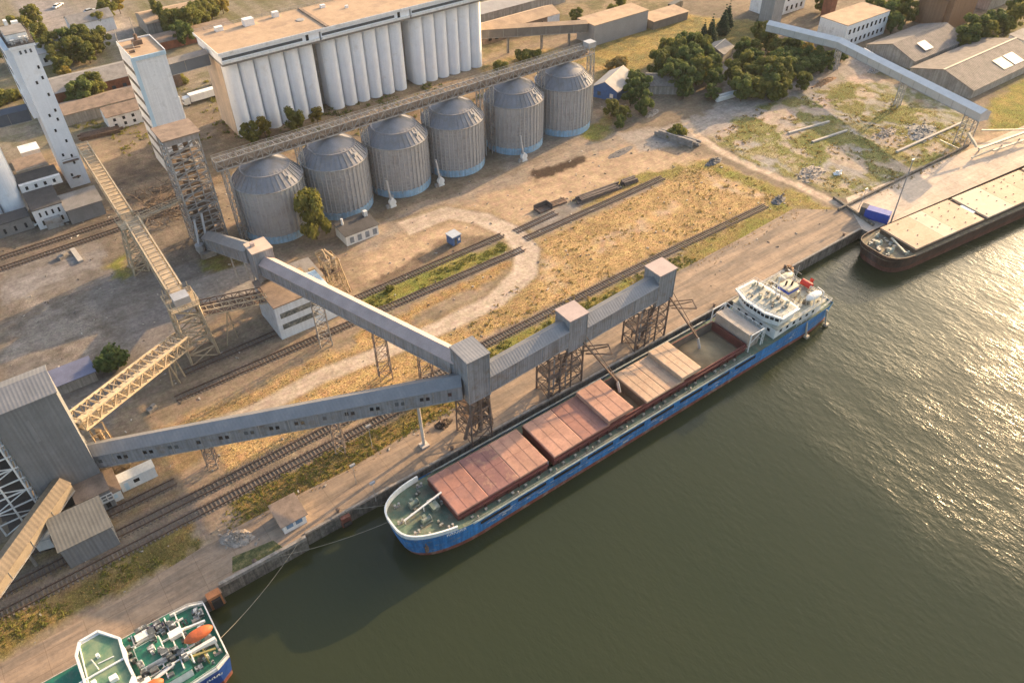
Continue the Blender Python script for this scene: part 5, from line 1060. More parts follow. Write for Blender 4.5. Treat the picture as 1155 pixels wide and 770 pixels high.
for i, ((x0, x1, px0, px1), lab, lg) in enumerate((((75.4,79.8,56.3,75.4),'grey transfer box on rusty lattice legs next to the tall quay tower','grey enclosed conveyor between the tall quay tower and the middle transfer box'),((99.0,103.6,79.9,99.0),'grey transfer box with spout over the grain filled hold, farthest from quay tower','grey enclosed conveyor between the middle and the end transfer boxes on the quay'))):
    r = thing('enclosed_conveyor', lg, 'conveyor', ((px0+px1)/2, 87, 12)); gallery(r, (px0,87.4,11.0), (px1,87.4,12.2), 3.6, 4.0, 1.2, grey_sheet, grey_roofsheet)
    t_ = boxtower('loading_tower', lab, x0, x1, 85.6, 89.9, 10.6, 18.6, pinkish, 4, (x0-4.4,x1-.2,86.0,90.0), M('dark_lattice', (.135,.105,.09), .8, .3, .8, col2=(.22,.13,.08), thr=.6), True)
    m = MB(); random.seed(31+i)
    for k in range(16):
        z = random.uniform(1,10); x = random.uniform(x0-3,x1-.6); m.beam((x,86.6,z),(x+random.uniform(-2,2),random.uniform(86.5,89.8),z+random.uniform(-1,3)),.16)
    for q in (.33,.66): xx = x0-4.4+(x1-x0+4.2)*q; m.beam((xx,86,0),(xx,86,10.6),.24); m.beam((xx,90,0),(xx,90,10.6),.24)
    m.box(x0-4.2,x1-.4,86.2,89.8,5.2,5.32); m.beam((x0-4.4,86,7.9),(x1-.2,86,7.9),.16); m.beam((x0-4.4,86,2.6),(x1-.2,86,2.6),.16); m.tube((x0+.6,86.4,10.6),(x0-1.2,87.4,2),.35); m.build('chute', M('dark_lattice', None), t_)
    # loading boom with its spout
    xt = x1-.6; hx, hz = (81.6, 3.9) if i == 0 else (104.4, 3.3)
    m = MB(); tip = (hx,77.6,hz+1.5); m.beam((xt,85.6,11.4),tip,.34,.3); m.beam((xt+.7,85.6,12.4),(hx,78.2,hz+2.4),.12); m.build('loading_boom', steel_rust, t_)
    m = MB()
    for a, b in (((xt,85.4,10.4),(xt+4.6,83.4,10.0)),((xt,85.4,9.2),(xt+4.6,83.4,9.4)),((xt+4.6,83.4,10.0),(xt+3.8,81.2,9.4)),((xt+3.8,81.2,9.4),(xt-.2,84.6,9.2))): m.beam(a, b, .22)
    m.build('boom_platform', steel_rust, t_)
    MB().tube(tip,(hx+.3,77.0,hz-1.0),.28,10,.34).build('spout', pipe_grey, t_)
    for k, (a, b) in enumerate(((x0-2.4,87),(x0+.4,86.6))): MB().tube((a,b,0),(a,b,10.6),.16).build('downpipe', pipe_grey, t_)
g_ = MB()
for k in range(90):
    t = k/90; g_.ball((104.7+random.gauss(0,.12+.35*t), 76.9+random.gauss(0,.12+.35*t), 2.3-1.3*t+random.gauss(0,.1)), .10, 3)
tag(g_.build('falling_grain', grain_m, loc=(104.7,76.9,1)), kind='stuff')
# ------------------------------------------------------------------ railway tracks
def track(x0, x1, y0, y1, label):
    r = thing('railway_track', label, 'railway track', ((x0+x1)/2, (y0+y1)/2, 0), 'railway tracks of the port')
    d = Vector((x1-x0, y1-y0, 0)); L_ = d.length; d.normalize(); s = Vector((-d.y, d.x, 0))
    for k in (-1, 1): MB().beam((x0+s.x*k*.76, y0+s.y*k*.76, .21), (x1+s.x*k*.76, y1+s.y*k*.76, .21), .14, .17).build('rail', rail_m, r)
    m = MB(); n = int(L_/.75)
    for i in range(n):
        c = Vector((x0, y0, .07))+d*(i+.5)*.75; a = random.uniform(-.06,.06); m.beam(c-s*(1.32+a), c+s*(1.32-a), .25, .12)
    tag(m.build('sleepers', sleeper_m, r), kind='stuff')
track(-60, 62, 100.2, 102.0, 'railway track next to the green strip by the quay road, passing the grey shed')
track(-40, 62, 104.8, 105.8, 'railway track second from the quay road, passing under the windowed conveyor')
track(-60, 3, 110.0, 110.6, 'short railway track behind the grey shed')
track(60, 132, 107.2, 108.4, 'railway track through dry grass behind the two quay transfer boxes')
track(10, 99, 131.6, 131.4, 'railway track in front of the white strip windowed building')
track(14, 98, 138.2, 139.6, 'railway track with the small blue cabin beside it')
track(101.5, 152, 134.6, 135.6, 'railway track on the far side of the dirt road bend')
track(101.5, 116, 138.8, 139.5, 'short stub of railway track beyond the dirt road bend')
track(132, 164, 108.4, 108.0, 'overgrown end of railway track fading into the grass by the grey heap')
track(-30, 46, 201.8, 203.4, 'railway track in the dark yard before the white tower annex')
track(-30, 46, 207.0, 208.2, 'railway track closest to the white tower annex')
# ------------------------------------------------------------------ buildings at the back
r = thing('enclosed_conveyor', 'dark grey enclosed conveyor from the left edge into the tall white tower', 'conveyor', (-4, 243, 19)); gallery(r, (-28,246,17.5), (12.3,241,18.5), 3.4, 3.2, .8, M('dark_blue_sheet', (.10,.125,.16), .6, .1, .4), M('dark_blue_sheet', None))
r = thing('enclosed_conveyor', 'dark grey bridge conveyor between the tall white building and the elevator', 'conveyor', (55, 241, 22)); gallery(r, (47.9,239.5,21.5), (62.7,240.5,21.5), 3.6, 3.4, .8, M('dark_blue_sheet', None), roof_grey)
r = xbuilding('brick_building', 'long red brick building with a grey roof behind the tall white tower', 'building', 24, 60, 288, 302, 5.5, brick_m, roof_grey, 'gable_x', 2); winrow(r, 26, 58, 288, 1.4, 3.4, 9, .35, glass_lt)
r = xbuilding('white_cottage', 'low white windowed building left of the tall white building', 'building', 33, 46, 262, 270, 4.5, white_wash, roof_brown, 'gable_x', 1.6); winrow(r, 33.6, 45, 262, .8, 1.8, 4, .3); winrow(r, 33.6, 45, 262, 2.6, 3.6, 4, .3)
r = xbuilding('warehouse', 'brown roofed low warehouse behind the white cottage', 'building', 20, 50, 274, 284, 3.6, old_wall, roof_brown, 'gable_x', 1.4)
r = xbuilding('grey_roof_hall', 'low hall with a pale grey roof at the top edge behind the elevator', 'building', 100, 132, 300, 314, 5, old_wall, M('pale_grey_roof', (.36,.34,.32), .8, .12, .4), 'gable_x', 2); winrow(r, 102, 131, 300, 1.2, 3.2, 9, .4)
r = xbuilding('long_shed', 'long shed with a dusty brown roof to the right of the elevator', 'shed', 168, 204, 248, 258, 4.2, M('shed_wall', (.24,.17,.12), .9, .3, .6), roof_tan, 'gable_x', 1.8); MB().box(198,204,247.7,248,0,4).build('end_panel', white_wash, r)
for k in range(9): pane(r, 169.5+k*3.1, 171+k*3.1, 247.9, 248.02, 1, 2.8, black, 'opening')
r = xbuilding('long_shed', 'second long shed with a grey roof at the top edge behind the dusty brown one', 'shed', 176, 222, 266, 277, 4.2, old_wall, M('pale_grey_roof', None), 'gable_x', 1.8)
r = thing('enclosed_conveyor', 'tan roofed enclosed conveyor from the elevator to the big grey store', 'conveyor', (178, 234, 5)); gallery(r, (157.6,240.5,7.4), (199,226,4.8), 3.6, 3.2, .7, M('brown_grey_sheet', (.21,.18,.15), .8, .15, .4), roof_tan)
m = MB()
for t in (.3,.6,.85): m.piece().beam((157.6+41.4*t,240.5-14.5*t,0),(157.6+41.4*t,240.5-14.5*t,7.3-2.6*t),.7)
m.build('support', conc, r)
r = xbuilding('big_store', 'big grey walled store with a flat tan roof right of the metal silos', 'building', 199.5, 227, 221.6, 231.5, 7.6, M('store_grey', (.30,.29,.28), .8, .08, .3), roof_tan, 'flat')
r = xbuilding('low_store', 'low tan roofed annex beyond the big grey walled store', 'building', 229, 248, 220, 228, 3.2, M('brown_grey_sheet', None), roof_tan, 'mono', .4)
def rot_house(name, label, cx, cy, ln, wd, ang, h, rh, wmat, rmat):
    r = thing(name, label, 'house', (cx, cy, 0)); d = Vector((math.cos(ang), math.sin(ang), 0)); s = Vector((-d.y, d.x, 0)); w2 = wd/2; c = Vector((cx, cy, 0))
    MB().extr([(-w2,0),(w2,0),(w2,h),(0,h+rh),(-w2,h)], c-d*ln/2, c+d*ln/2, s).build('wall', wmat, r)
    o = .5; e = rh*o/w2; t = .15
    MB().extr([(-w2-o,h-e+.02),(0,h+rh+.02),(w2+o,h-e+.02),(w2+o,h-e+t),(0,h+rh+t+.04),(-w2-o,h-e+t)], c-d*(ln/2+.4), c+d*(ln/2+.4), s).build('roof', rmat, r)
    MB().beam(c-d*(ln/2+.42)+_Z*(h+rh+t+.08), c+d*(ln/2+.42)+_Z*(h+rh+t+.08), .3, .12).build('ridge', M('ridge_pale', (.6,.5,.38), .8, .1, 1), r)
    for k in (-.28,.22): 
        p = c-d*(ln/2+.02)+s*wd*k; MB().beam(p-s*.6+_Z*1.7, p+s*.6+_Z*1.7, .08, 1.3).build('window', ship_white if k < 0 else glass_lt, r)
    return r
rot_house('gabled_house', 'small blue walled house with a pale grey gabled roof near the last silo', 179, 187.5, 14.5, 9, math.radians(24), 3.6, 2.4, blue_wall, M('pale_grey_roof', None))
rot_house('gabled_house', 'dark roofed house half hidden by trees right of the blue house', 193, 178.5, 11, 8, math.radians(-40), 3.2, 2.2, old_wall, slate)
rot_house('gabled_house', 'ruined grey house among the trees near the far conveyor end', 229, 186, 9, 7, math.radians(20), 3.4, 1.6, old_wall, roof_grey)
r = xbuilding('office_block', 'white office block with rows of windows and tan roof behind the far conveyor', 'building', 271, 297, 163, 175, 8.6, white_wash, roof_tan, 'flat'); winrow(r, 272, 296, 163, 1.2, 2.8, 9, .42); winrow(r, 272, 296, 163, 5.0, 6.8, 9, .42)
r = xbuilding('office_block', 'white stepped office block at the top edge beside the grey tower', 'building', 276, 296, 200, 212, 8, white_wash, white_wash, 'flat'); winrow(r, 277, 295, 200, 1.2, 3, 6, .4); winrow(r, 277, 295, 200, 5.0, 6.6, 6, .4); MB().box(279,292,202,211,8.2,11).build('upper_storey', white_wash, r); winrow(r, 280, 291, 202, 8.8, 10.2, 4, .4)
r = xbuilding('grey_lift_tower', 'grey concrete tower at the far conveyor end, cut by the top edge', 'tower', 262, 268, 190, 196, 26, M('tower_grey', (.30,.29,.28), .85, .1, .4, streak=.2), roof_grey, 'flat')
r = xbuilding('brick_tower', 'narrow red brick building between the two white office blocks', 'building', 293.5, 297, 186, 190, 14, brick_m, roof_brown, 'flat')
r = xbuilding('brown_block', 'tall windowless brown brick block at the upper right', 'building', 318, 336, 150, 164, 15, brown_block, roof_brown, 'flat'); MB().box(316.5,318,152,160,0,11).build('buttress', brown_block, r)
r = xbuilding('slate_shed', 'long slate roofed shed with one pale roof panel below the brown block', 'shed', 275, 309, 136.5, 156, 3, old_wall, slate, 'gable_x', 3.2); MB().extr([(-8.0,4.1),(-3.8,5.5),(-3.8,5.62),(-8.0,4.22)], (284,146.2,0), (289,146.2,0), Vector((0,1,0))).build('roof_panel', M('pale_panel', (.42,.44,.45), .6, .06, 1), r)
r = xbuilding('slate_shed', 'long slate roofed shed with two pale roof panels by the head of the far conveyor', 'shed', 269, 314, 111, 134, 3, old_wall, slate, 'gable_x', 3.2)
for k in range(2): MB().extr([(-9.6,3.75),(-4.6,5.2),(-4.6,5.32),(-9.6,3.87)], (291+k*7,122.5,0), (297+k*7,122.5,0), Vector((0,1,0))).build('roof_panel', M('pale_panel', None) if k else ship_cream, r)
MB().box(268.4,314.6,122.2,122.8,6.32,6.5).build('ridge', M('ridge_pale', None), r)
a_, b_ = G(972,64), G(1004,83); r = thing('old_wall', 'old whitewashed wall with a doorway under the far conveyor', 'wall', ((a_[0]+b_[0])/2, (a_[1]+b_[1])/2, 0)); d_ = Vector(b_)-Vector(a_)
MB().beam(Vector(a_)+_Z*1.6, Vector(a_)+d_*.35+_Z*1.6, .4, 3.2).beam(Vector(a_)+d_*.47+_Z*1.5, Vector(b_)+_Z*1.5, .4, 3.0).beam(Vector(a_)+d_*.35+_Z*2.9, Vector(a_)+d_*.47+_Z*2.9, .38, .6).build('wall', white_wash, r)
r = xbuilding('town_hall_roof', 'pale blue roofed hall at the top right corner', 'building', 352, 380, 152, 166, 5, old_wall, M('pale_panel', None), 'gable_x', 2)
r = xbuilding('small_ruin', 'small pale ruin with patched roof at the far right by the slate shed', 'building', 322, 332, 120, 128, 3.4, white_wash, roof_grey, 'mono', .8)
r = xbuilding('tan_roof_hall', 'tan roofed hall at the top left edge behind the trees', 'building', 68, 92, 335, 350, 5, old_wall, roof_tan, 'gable_x', 2)
r = xbuilding('white_store', 'white walled store at the top left beyond the car park', 'building', 44, 60, 352, 362, 5, white_wash, roof_grey, 'gable_x', 2)
# the far conveyor on the right
hd_ = Vector(G(1114,124,12.5)); md_ = Vector(G(950,43,11.2)); st_ = Vector(G(868,23,11.2))
for a, b, l in ((st_, md_, 'pale grey enclosed conveyor from the grey tower to the bend by the office'), (md_, hd_, 'pale grey enclosed conveyor from the bend to the pier, over the rubble lot')):
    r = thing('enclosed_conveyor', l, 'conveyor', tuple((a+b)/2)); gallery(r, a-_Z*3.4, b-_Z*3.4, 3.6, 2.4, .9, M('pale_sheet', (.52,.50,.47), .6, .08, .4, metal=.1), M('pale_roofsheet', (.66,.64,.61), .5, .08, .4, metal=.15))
for (u, v), zt, l in (((940,74),7.6,'slim lattice trestle under the bend of the far conveyor'),((1010,110),8,'slim lattice trestle under the middle of the far conveyor'),((1097,170),9,'lattice tower carrying the pier end of the far conveyor')):
    g0 = G(u, v); bx, by = g0[0], g0[1]; t0 = (md_ if u < 1000 else md_.lerp(hd_, .5) if u < 1050 else hd_.lerp(md_, .06))
    bx, by = (t0.x, t0.y)
    rr = thing('trestle', l, 'trestle', (bx,by,0), 'trestles of the far conveyor'); k = 2.0 if u > 1050 else .9; trestle(rr, quad4(bx,by,k,k*.8,0), quad4(bx,by,k*.8,k*.8,zt), steel_grey if u > 1050 else pipe_grey, 4, .24, .13)
r = thing('pier_loader', 'pale beams and chutes of the dismantled loader on the pier under the far conveyor', 'machinery', (238, 88, 0))
m = MB(); W_ = lambda u, v, z: G(u, v, z)
for (p, q, w_) in ((W_(1092,150,6),W_(1102,166,3),.8),(W_(1104,168,2.5),W_(1160,148,2.5),.7),(W_(1120,170,1.5),W_(1170,153,1.5),.6),(W_(1107,147,2),W_(1170,146,2),.5),(W_(1096,178,.8),W_(1122,168,1.2),.5),(W_(1060,158,3),W_(1082,168,.5),.4)): m.piece().beam(p, q, w_, w_*.7)
m.build('beam', ship_cream, r)
m = MB(); [m.piece().beam(W_(u,v,0),W_(u,v,2.6),.35) for u, v in ((1104,170),(1130,164),(1150,157))]; m.build('support', steel_grey, r)
# ------------------------------------------------------------------ trees
def crown_mesh(name, blobs, n, leaf, mat, seed):
    rng = random.Random(seed); vs, fs = [], []
    wsum = sum(b[3]**2*b[4] for b in blobs)
    for bx, by, bz, br, bh in blobs:
        for _ in range(int(n*br*br*bh/wsum)):
            th = rng.uniform(0, 2*PI); cz = rng.uniform(-1, 1); sr = math.sqrt(1-cz*cz); rad = rng.uniform(.35, 1.0)**.5*rng.uniform(.86,1.10)
            c = Vector((bx+br*rad*sr*math.cos(th), by+br*rad*sr*math.sin(th), bz+br*bh*rad*cz))
            nrm = Vector((sr*math.cos(th)+rng.uniform(-.7,.7), sr*math.sin(th)+rng.uniform(-.7,.7), cz+rng.uniform(-.4,.9))).normalized()
            a = nrm.cross(Vector((rng.uniform(-1,1), rng.uniform(-1,1), rng.uniform(-1,1))));
            if a.length < .1: continue
            a.normalize(); b = nrm.cross(a); s = leaf*rng.uniform(.6,1.35); i = len(vs)
            vs += [c-a*s*.5-b*s*.35, c+a*s*.5-b*s*.3, c+a*s*.4+b*s*.4, c-a*s*.35+b*s*.45]; fs.append((i,i+1,i+2,i+3))
    me = bpy.data.meshes.new(name); me.from_pydata([tuple(v) for v in vs], [], fs); me.materials.append(mat); me.update(); return me
def make_blobs(seed, h, rad, kind):
    rng = random.Random(seed); out = []
    if kind == 'poplar':
        for k in range(9): t = k/8; out.append((rng.uniform(-.3,.3), rng.uniform(-.3,.3), h*(.16+.76*t), rad*(.55+.5*math.sin(PI*(.25+.7*t)))*.8, 1.2))
    elif kind == 'pine':
        for k in range(10): t = k/9; out.append((rng.uniform(-.2,.2), rng.uniform(-.2,.2), h*(.14+.8*t), max(.25, rad*(1-t)*.95), .55))
    elif kind == 'bush':
        for k in range(8): a = rng.uniform(0,2*PI); d = rng.uniform(.1,.65)*rad; out.append((d*math.cos(a), d*math.sin(a), h*rng.uniform(.28,.62), rad*rng.uniform(.32,.55), .85))
    else:
        for k in range(26):
            a = rng.uniform(0,2*PI); t = rng.uniform(0,1); z = h*(.20+.72*t); d = rad*(.35+.75*math.sin(PI*min(1,.18+.72*t)))*math.sqrt(rng.uniform(.05,1))*.86; out.append((d*math.cos(a), d*math.sin(a), z, rad*rng.uniform(.17,.38), rng.uniform(.7,1.05)))
        out.append((0,0,h*.52,rad*.5,1))
    return out
PROTO = {}
def proto(kind, h, rad, n, leaf, mat, seed):
    cm = crown_mesh('crown', make_blobs(seed, h, rad, kind), n, leaf, mat, seed)
    m = MB(); rng = random.Random(seed); th = h*(.5 if kind != 'bush' else .3); r0 = .022*h+.05
    m.tube((0,0,-.1),(0.05,.04,th*.6),r0,8,r0*.7); m.tube((.05,.04,th*.6),(.0,.1,h*.8),r0*.7,8,r0*.2)
    if kind not in ('poplar','pine'):
        for k in range(6): a = rng.uniform(0,2*PI); z = th*rng.uniform(.45,1.1); m.tube((0,.03,z),(rad*.6*math.cos(a),rad*.6*math.sin(a),z+h*rng.uniform(.12,.3)),r0*.42,6,r0*.12)
    tm = bpy.data.meshes.new('trunk'); tm.from_pydata(m.v, [], m.f); tm.materials.append(wood_m); tm.update()
    PROTO.setdefault(kind+mat.name, []).append((cm, tm))
for sd in (1,2,3): proto('round', 9, 4.3, 4600, .5, leaf_mid, sd); proto('round', 9, 4.3, 4800, .5, leaf_dark, sd+10)
for sd in (4,5): proto('poplar', 12, 1.9, 2400, .5, leaf_mid, sd); proto('bush', 4, 3.0, 2000, .42, leaf_mid, sd+20); proto('bush', 4, 3.0, 2000, .42, leaf_dark, sd+25); proto('pine', 11, 2.8, 2600, .42, leaf_pine, sd+30)
proto('round', 9, 4.0, 3000, .5, leaf_yel, 41); proto('bush', 3, 2.4, 1500, .36, leaf_weed, 44)
TN = {'round':'tree','poplar':'poplar','bush':'bush','pine':'pine_tree'}
def tree(u, v, kind, mat, sc, label, group=None, sz=1.0, z=None):
    key = kind+mat.name; cm, tm = random.choice(PROTO[key]); sc *= 1.12; hh = {'round':9,'poplar':12,'bush':4,'pine':11}[kind]*sc*sz
    g = G(u, v, hh*.5)
    r = thing(TN[kind], label, 'bush' if kind == 'bush' else 'tree', (g[0], g[1], 0), group)
    for nm, me_ in (('crown', cm), ('trunk', tm)): o = bpy.data.objects.new(nm, me_); COL.objects.link(o); o.parent = r
    r.scale = (sc, sc, sc*sz); r.rotation_euler = (0,0,random.uniform(0,6.28)); return r
random.seed(77)
tree(352,243,'round',leaf_mid,.92,'single yellow green round topped tree standing in front of the first metal silo'  ,None,1.55)
tree(125,400,'bush',leaf_dark,1.35,'dark green round bush beside the truss conveyor near the grey tower')
for (u, v, s, l) in ((282,150,1.0,'leafy bush in front of the white elevator, first from its corner'),(297,143,.9,'leafy bush in front of the white elevator beside the lowest one'),(333,136,1.15,'biggest leafy bush in front of the white elevator cylinders'),(357,130,.8,'narrow bush between the first two elevator blocks')): tree(u, v, 'round', leaf_yel if s < .95 else leaf_mid, s*.62, l, 'bushes before the elevator', 1.15)
BG = 'trees behind the tall white tower'; BL_ = 'broad green tree among those behind the tall white tower'
for (u, v, k, m, s) in ((22,30,'round',leaf_mid,.9),(45,38,'round',leaf_mid,.8),(58,52,'round',leaf_mid,.95),(76,46,'round',leaf_dark,1.0),(92,44,'round',leaf_mid,1.0),(104,50,'round',leaf_mid,.8),(66,64,'round',leaf_mid,.8),(10,60,'round',leaf_mid,.9),(4,108,'bush',leaf_mid,1.2),(20,104,'bush',leaf_mid,.9),(74,84,'round',leaf_yel,.55),(92,104,'round',leaf_dark,.95),(104,98,'round',leaf_mid,.85),(36,16,'round',leaf_mid,.8)):
    tree(u, v, k, m, s, BL_ if k == 'round' and m != leaf_yel else ('low bush under the dark conveyor at the left frame edge' if u < 10 else 'low bush below the dark conveyor, close to the tall white tower') if k == 'bush' else 'small yellowing tree in front of the long brick building', BG if k == 'round' else None)
for (u, v, k, m, s) in ((16,44,'round',leaf_mid,.8),(30,52,'round',leaf_dark,.9),(84,56,'round',leaf_mid,.95),(112,44,'round',leaf_mid,.85),(98,60,'round',leaf_mid,.75),(70,74,'round',leaf_mid,.7),(112,104,'round',leaf_mid,.7),(84,112,'round',leaf_dark,.6)): tree(u, v, k, m, s, BL_, BG)
BG = 'trees at the top edge left of the elevator'
for (u, v, k, m, s) in ((120,10,'round',leaf_mid,.9),(133,6,'round',leaf_yel,.7),(112,24,'round',leaf_mid,.7),(176,14,'poplar',leaf_mid,1.0),(183,20,'poplar',leaf_mid,.9),(196,26,'round',leaf_mid,1.0),(210,24,'round',leaf_mid,1.1),(224,18,'round',leaf_mid,1.0),(236,10,'round',leaf_mid,.9),(250,6,'round',leaf_yel,.7),(205,38,'round',leaf_dark,.9)):
    tree(u, v, k, m, s, {'poplar':'slender poplar at the top edge above the tall white building'}.get(k, 'yellowish tree at the top edge left of the elevator' if m is leaf_yel else 'green tree at the top edge left of the elevator'), BG)
for (u, v, k, m, s, l) in ((590,62,'bush',leaf_mid,1.1,'green bush beside the tan roofed conveyor above the metal silos'),(602,60,'bush',leaf_yel if False else leaf_mid,.9,'smaller green bush next to the one by the tan roofed conveyor'),(565,74,'bush',leaf_mid,.9,'bush near the right end of the elevator'),(578,88,'bush',leaf_dark,.8,'dark bush behind the gap in the silo row'),(697,68,'bush',leaf_weed,1.7,'single dry olive bush on the grass above the blue house'),(205,88,'bush',leaf_mid,.8,'low bush between the white building and the elevator')): tree(u, v, k, m, s, l)
WD = 'trees of the wood beside the blue house'; WL = 'dark leafy tree in the wood between the blue house and the far conveyor'
for (u, v, s) in ((690,122,.7),(702,128,.65),(712,108,.8),(722,98,.9),(727,116,.75),(716,92,.8),(700,138,.5),(744,72,1.0),(757,66,1.05),(768,62,1.05),(780,68,1.1),(790,58,1.0),(760,84,1.05),(774,84,1.1),(788,80,1.0),(800,64,.95),(752,58,.9),(770,50,.9),(784,50,.9),(772,100,.7),(804,88,.8),(803,104,.6),(806,76,.8),
    (826,80,.9),(838,72,.9),(850,68,.9),(834,92,1.0),(848,84,1.0),(862,78,1.0),(878,70,1.0),(892,66,.9),(906,64,.9),(920,64,.85),(934,66,.75),(850,98,1.0),(866,90,1.0),(882,84,1.0),(898,78,.95),(914,74,.9),(928,72,.8),(838,100,.9),(875,56,.9),(866,46,.9),(858,36,.8),(888,52,.8),(900,50,.8),(846,54,.9),(836,58,.9),(950,62,.5)):
    tree(u, v, 'round', leaf_dark if random.random() < .62 else leaf_mid, s*random.uniform(.8,.98), WL, WD, random.uniform(.85,1.15))
for (u, v) in ((884,100),(872,104),(862,102),(906,92),(912,58),(898,46)): tree(u, v, 'round', leaf_yel if (u == 898 or u == 912) else leaf_mid, .62, 'lighter olive tree on the sunny edge of the wood', WD)
for (u, v, s) in ((803,32,.95),(817,22,1.0),(822,16,.9),(794,36,.8),(862,14,.9)): tree(u, v, 'pine', leaf_pine, s, 'dark conifer above the wood near the top edge', 'conifers above the wood')
RT_ = 'trees behind the far offices and sheds'
for (u, v, s, m) in ((985,10,1.0,leaf_dark),(1000,16,1.0,leaf_dark),(1014,8,1.0,leaf_mid),(1008,26,.8,leaf_dark),(1025,14,.8,leaf_mid),(1092,40,.9,leaf_dark),(1102,30,1.0,leaf_dark),(1112,36,.9,leaf_mid),(1124,24,.9,leaf_dark),(1146,18,1.0,leaf_mid),(1135,30,.7,leaf_mid),(1150,6,.9,leaf_dark),(930,2,.8,leaf_mid),(700,4,.7,leaf_mid),(690,14,.6,leaf_mid),(650,18,.6,leaf_mid),(1088,48,.6,leaf_mid)): tree(u, v, 'round', m, s, 'leafy tree behind the far offices and slate sheds' if u > 900 else 'small tree behind the big grey walled store', RT_ if u > 900 else 'trees behind the big store')
for (u, v, s, l) in ((765,147,.9,'bright green bush at the start of the dirt track by the wood'),(758,150,.7,'smaller bright green bush near the dirt track by the wood'),(1052,78,.8,'bush between the two slate sheds'),(1040,84,.6,'small bush at the near end of the upper slate shed'),(1066,72,.6,'low bush along the eave of the upper slate shed'),(440,325,.35,'small weed clump at the track end by the tan machinery')): tree(u, v, 'bush', leaf_mid, s, l)
# ------------------------------------------------------------------ low weeds over the dry ground (uncountable)
wv, wf_ = [], []; rng = random.Random(9)
def tuft(x, y, s):
    for _ in range(3):
        a = rng.uniform(0, PI); dx, dy = math.cos(a)*s*.5, math.sin(a)*s*.5; lx, ly = rng.uniform(-.3,.3)*s, rng.uniform(-.3,.3)*s; h = s*rng.uniform(.15,.55); i = len(wv)
        wv.extend([(x-dx,y-dy,0),(x+dx,y+dy,0),(x+dx*.7+lx,y+dy*.7+ly,h),(x-dx*.7+lx,y-dy*.7+ly,h)]); wf_.append((i,i+1,i+2,i+3))
gidx = np.where((GR > .7) & (gx > -20) & (gx < 270) & (gy < 240))[0]
pick = np.random.RandomState(5).choice(gidx, 15000)
for k in pick: tuft(gx[k]+rng.uniform(-.5,.5), gy[k]+rng.uniform(-.5,.5), rng.choice((.14,.18,.22,.3)))
me = bpy.data.meshes.new('dry_grass'); me.from_pydata(wv, [], wf_); me.materials.append(leaf_mat('leaf_straw', (.36,.27,.11), (.56,.38,.18))); me.update(); o = bpy.data.objects.new('dry_grass', me); COL.objects.link(o); tag(o, kind='stuff')
# ------------------------------------------------------------------ vehicles, heaps, poles and small things
def car(x, y, ang, label, body, ln=4.3):
    r = thing('parked_car', label, 'car', (x, y, 0)); ca, sa = math.cos(ang), math.sin(ang); d = Vector((ca,sa,0)); s = Vector((-sa,ca,0)); c = Vector((x,y,0)); k = ln/4.3
    MB().extr([(-2.1*k,.35),(2.1*k,.35),(2.15*k,.75),(1.2*k,.95),(-1.9*k,1.0),(-2.15*k,.8)], c-s*.85, c+s*.85, d).build('body', body, r)
    MB().extr([(-1.75*k,.98),(1.1*k,.95),(.45*k,1.42),(-1.3*k,1.45)], c-s*.74, c+s*.74, d).build('cabin', glass, r)
    MB().extr([(-1.28*k,1.44),(.42*k,1.42),(.4*k,1.49),(-1.25*k,1.5)], c-s*.7, c+s*.7, d).build('roof', body, r)
    for a in (-1.3*k, 1.3*k):
        for b in (-.82, .82): p = c+d*a+s*b+_Z*.33; MB().tube(p-s*.1, p+s*.1, .33, 12).build('wheel', rubber, r)
def truck(x, y, ang, label, ln, box, cab=ship_white):
    r = thing('truck', label, 'truck', (x, y, 0)); d = Vector((math.cos(ang),math.sin(ang),0)); s = Vector((-d.y,d.x,0)); c = Vector((x,y,0))
    MB().extr([(ln/2-2.0,.6),(ln/2,.6),(ln/2+.05,1.6),(ln/2-.35,2.7),(ln/2-2.0,2.8)], c-s*1.2, c+s*1.2, d).build('cab', cab, r)
    MB().extr([(ln/2-.12,1.65),(ln/2+.06,1.62),(ln/2-.3,2.5),(ln/2-.48,2.5)], c-s*1.1, c+s*1.1, d).build('windscreen', glass, r)
    MB().extr([(-ln/2,1.0),(ln/2-2.3,1.0),(ln/2-2.3,3.3),(-ln/2,3.3)], c-s*1.25, c+s*1.25, d).build('cargo_box', box, r)
    MB().extr([(-ln/2+.1,.55),(ln/2-.2,.55),(ln/2-.2,.95),(-ln/2+.1,.95)], c-s*.5, c+s*.5, d).build('chassis', black, r)
    for a in (-ln/2+1.2, -ln/2+2.4, ln/2-1.2):
        for b in (-1.05, 1.05): p = c+d*a+s*b+_Z*.5; MB().tube(p-s*.14, p+s*.14, .5, 12).build('wheel', rubber, r)
g0 = G(48,252); car(g0[0], g0[1], .05, 'white car parked in front of the white two storey office', ship_white)
g0 = G(240,112); truck(g0[0]-3, g0[1]+1, PI+.05, 'white lorry with a long box by the elevator corner', 13, white_wash)
g0 = G(57,607); truck(g0[0], g0[1], 1.3, 'small white lorry between the inclined gallery and the grey shed', 6, ship_white)
g0 = G(66,8); car(g0[0], g0[1], .8, 'white van on the open yard at the top left', ship_white, 6)
g0 = G(765,10); truck(g0[0]-2, g0[1], .3, 'dark lorry beside the tan roofed annex near the top edge', 9, M('dark_body', (.05,.05,.05), .6, .2, 1), M('dark_body', None))
g0 = G(102,14); car(g0[0], g0[1], .2, 'grey car at the top left by the trees', M('car_grey', (.4,.42,.42), .4, .1, 1), 5)
g0 = G(512,274); r = thing('blue_cabin', 'small blue cabin with a pale roof standing alone by the railway track', 'cabin', (g0[0], g0[1], 0))
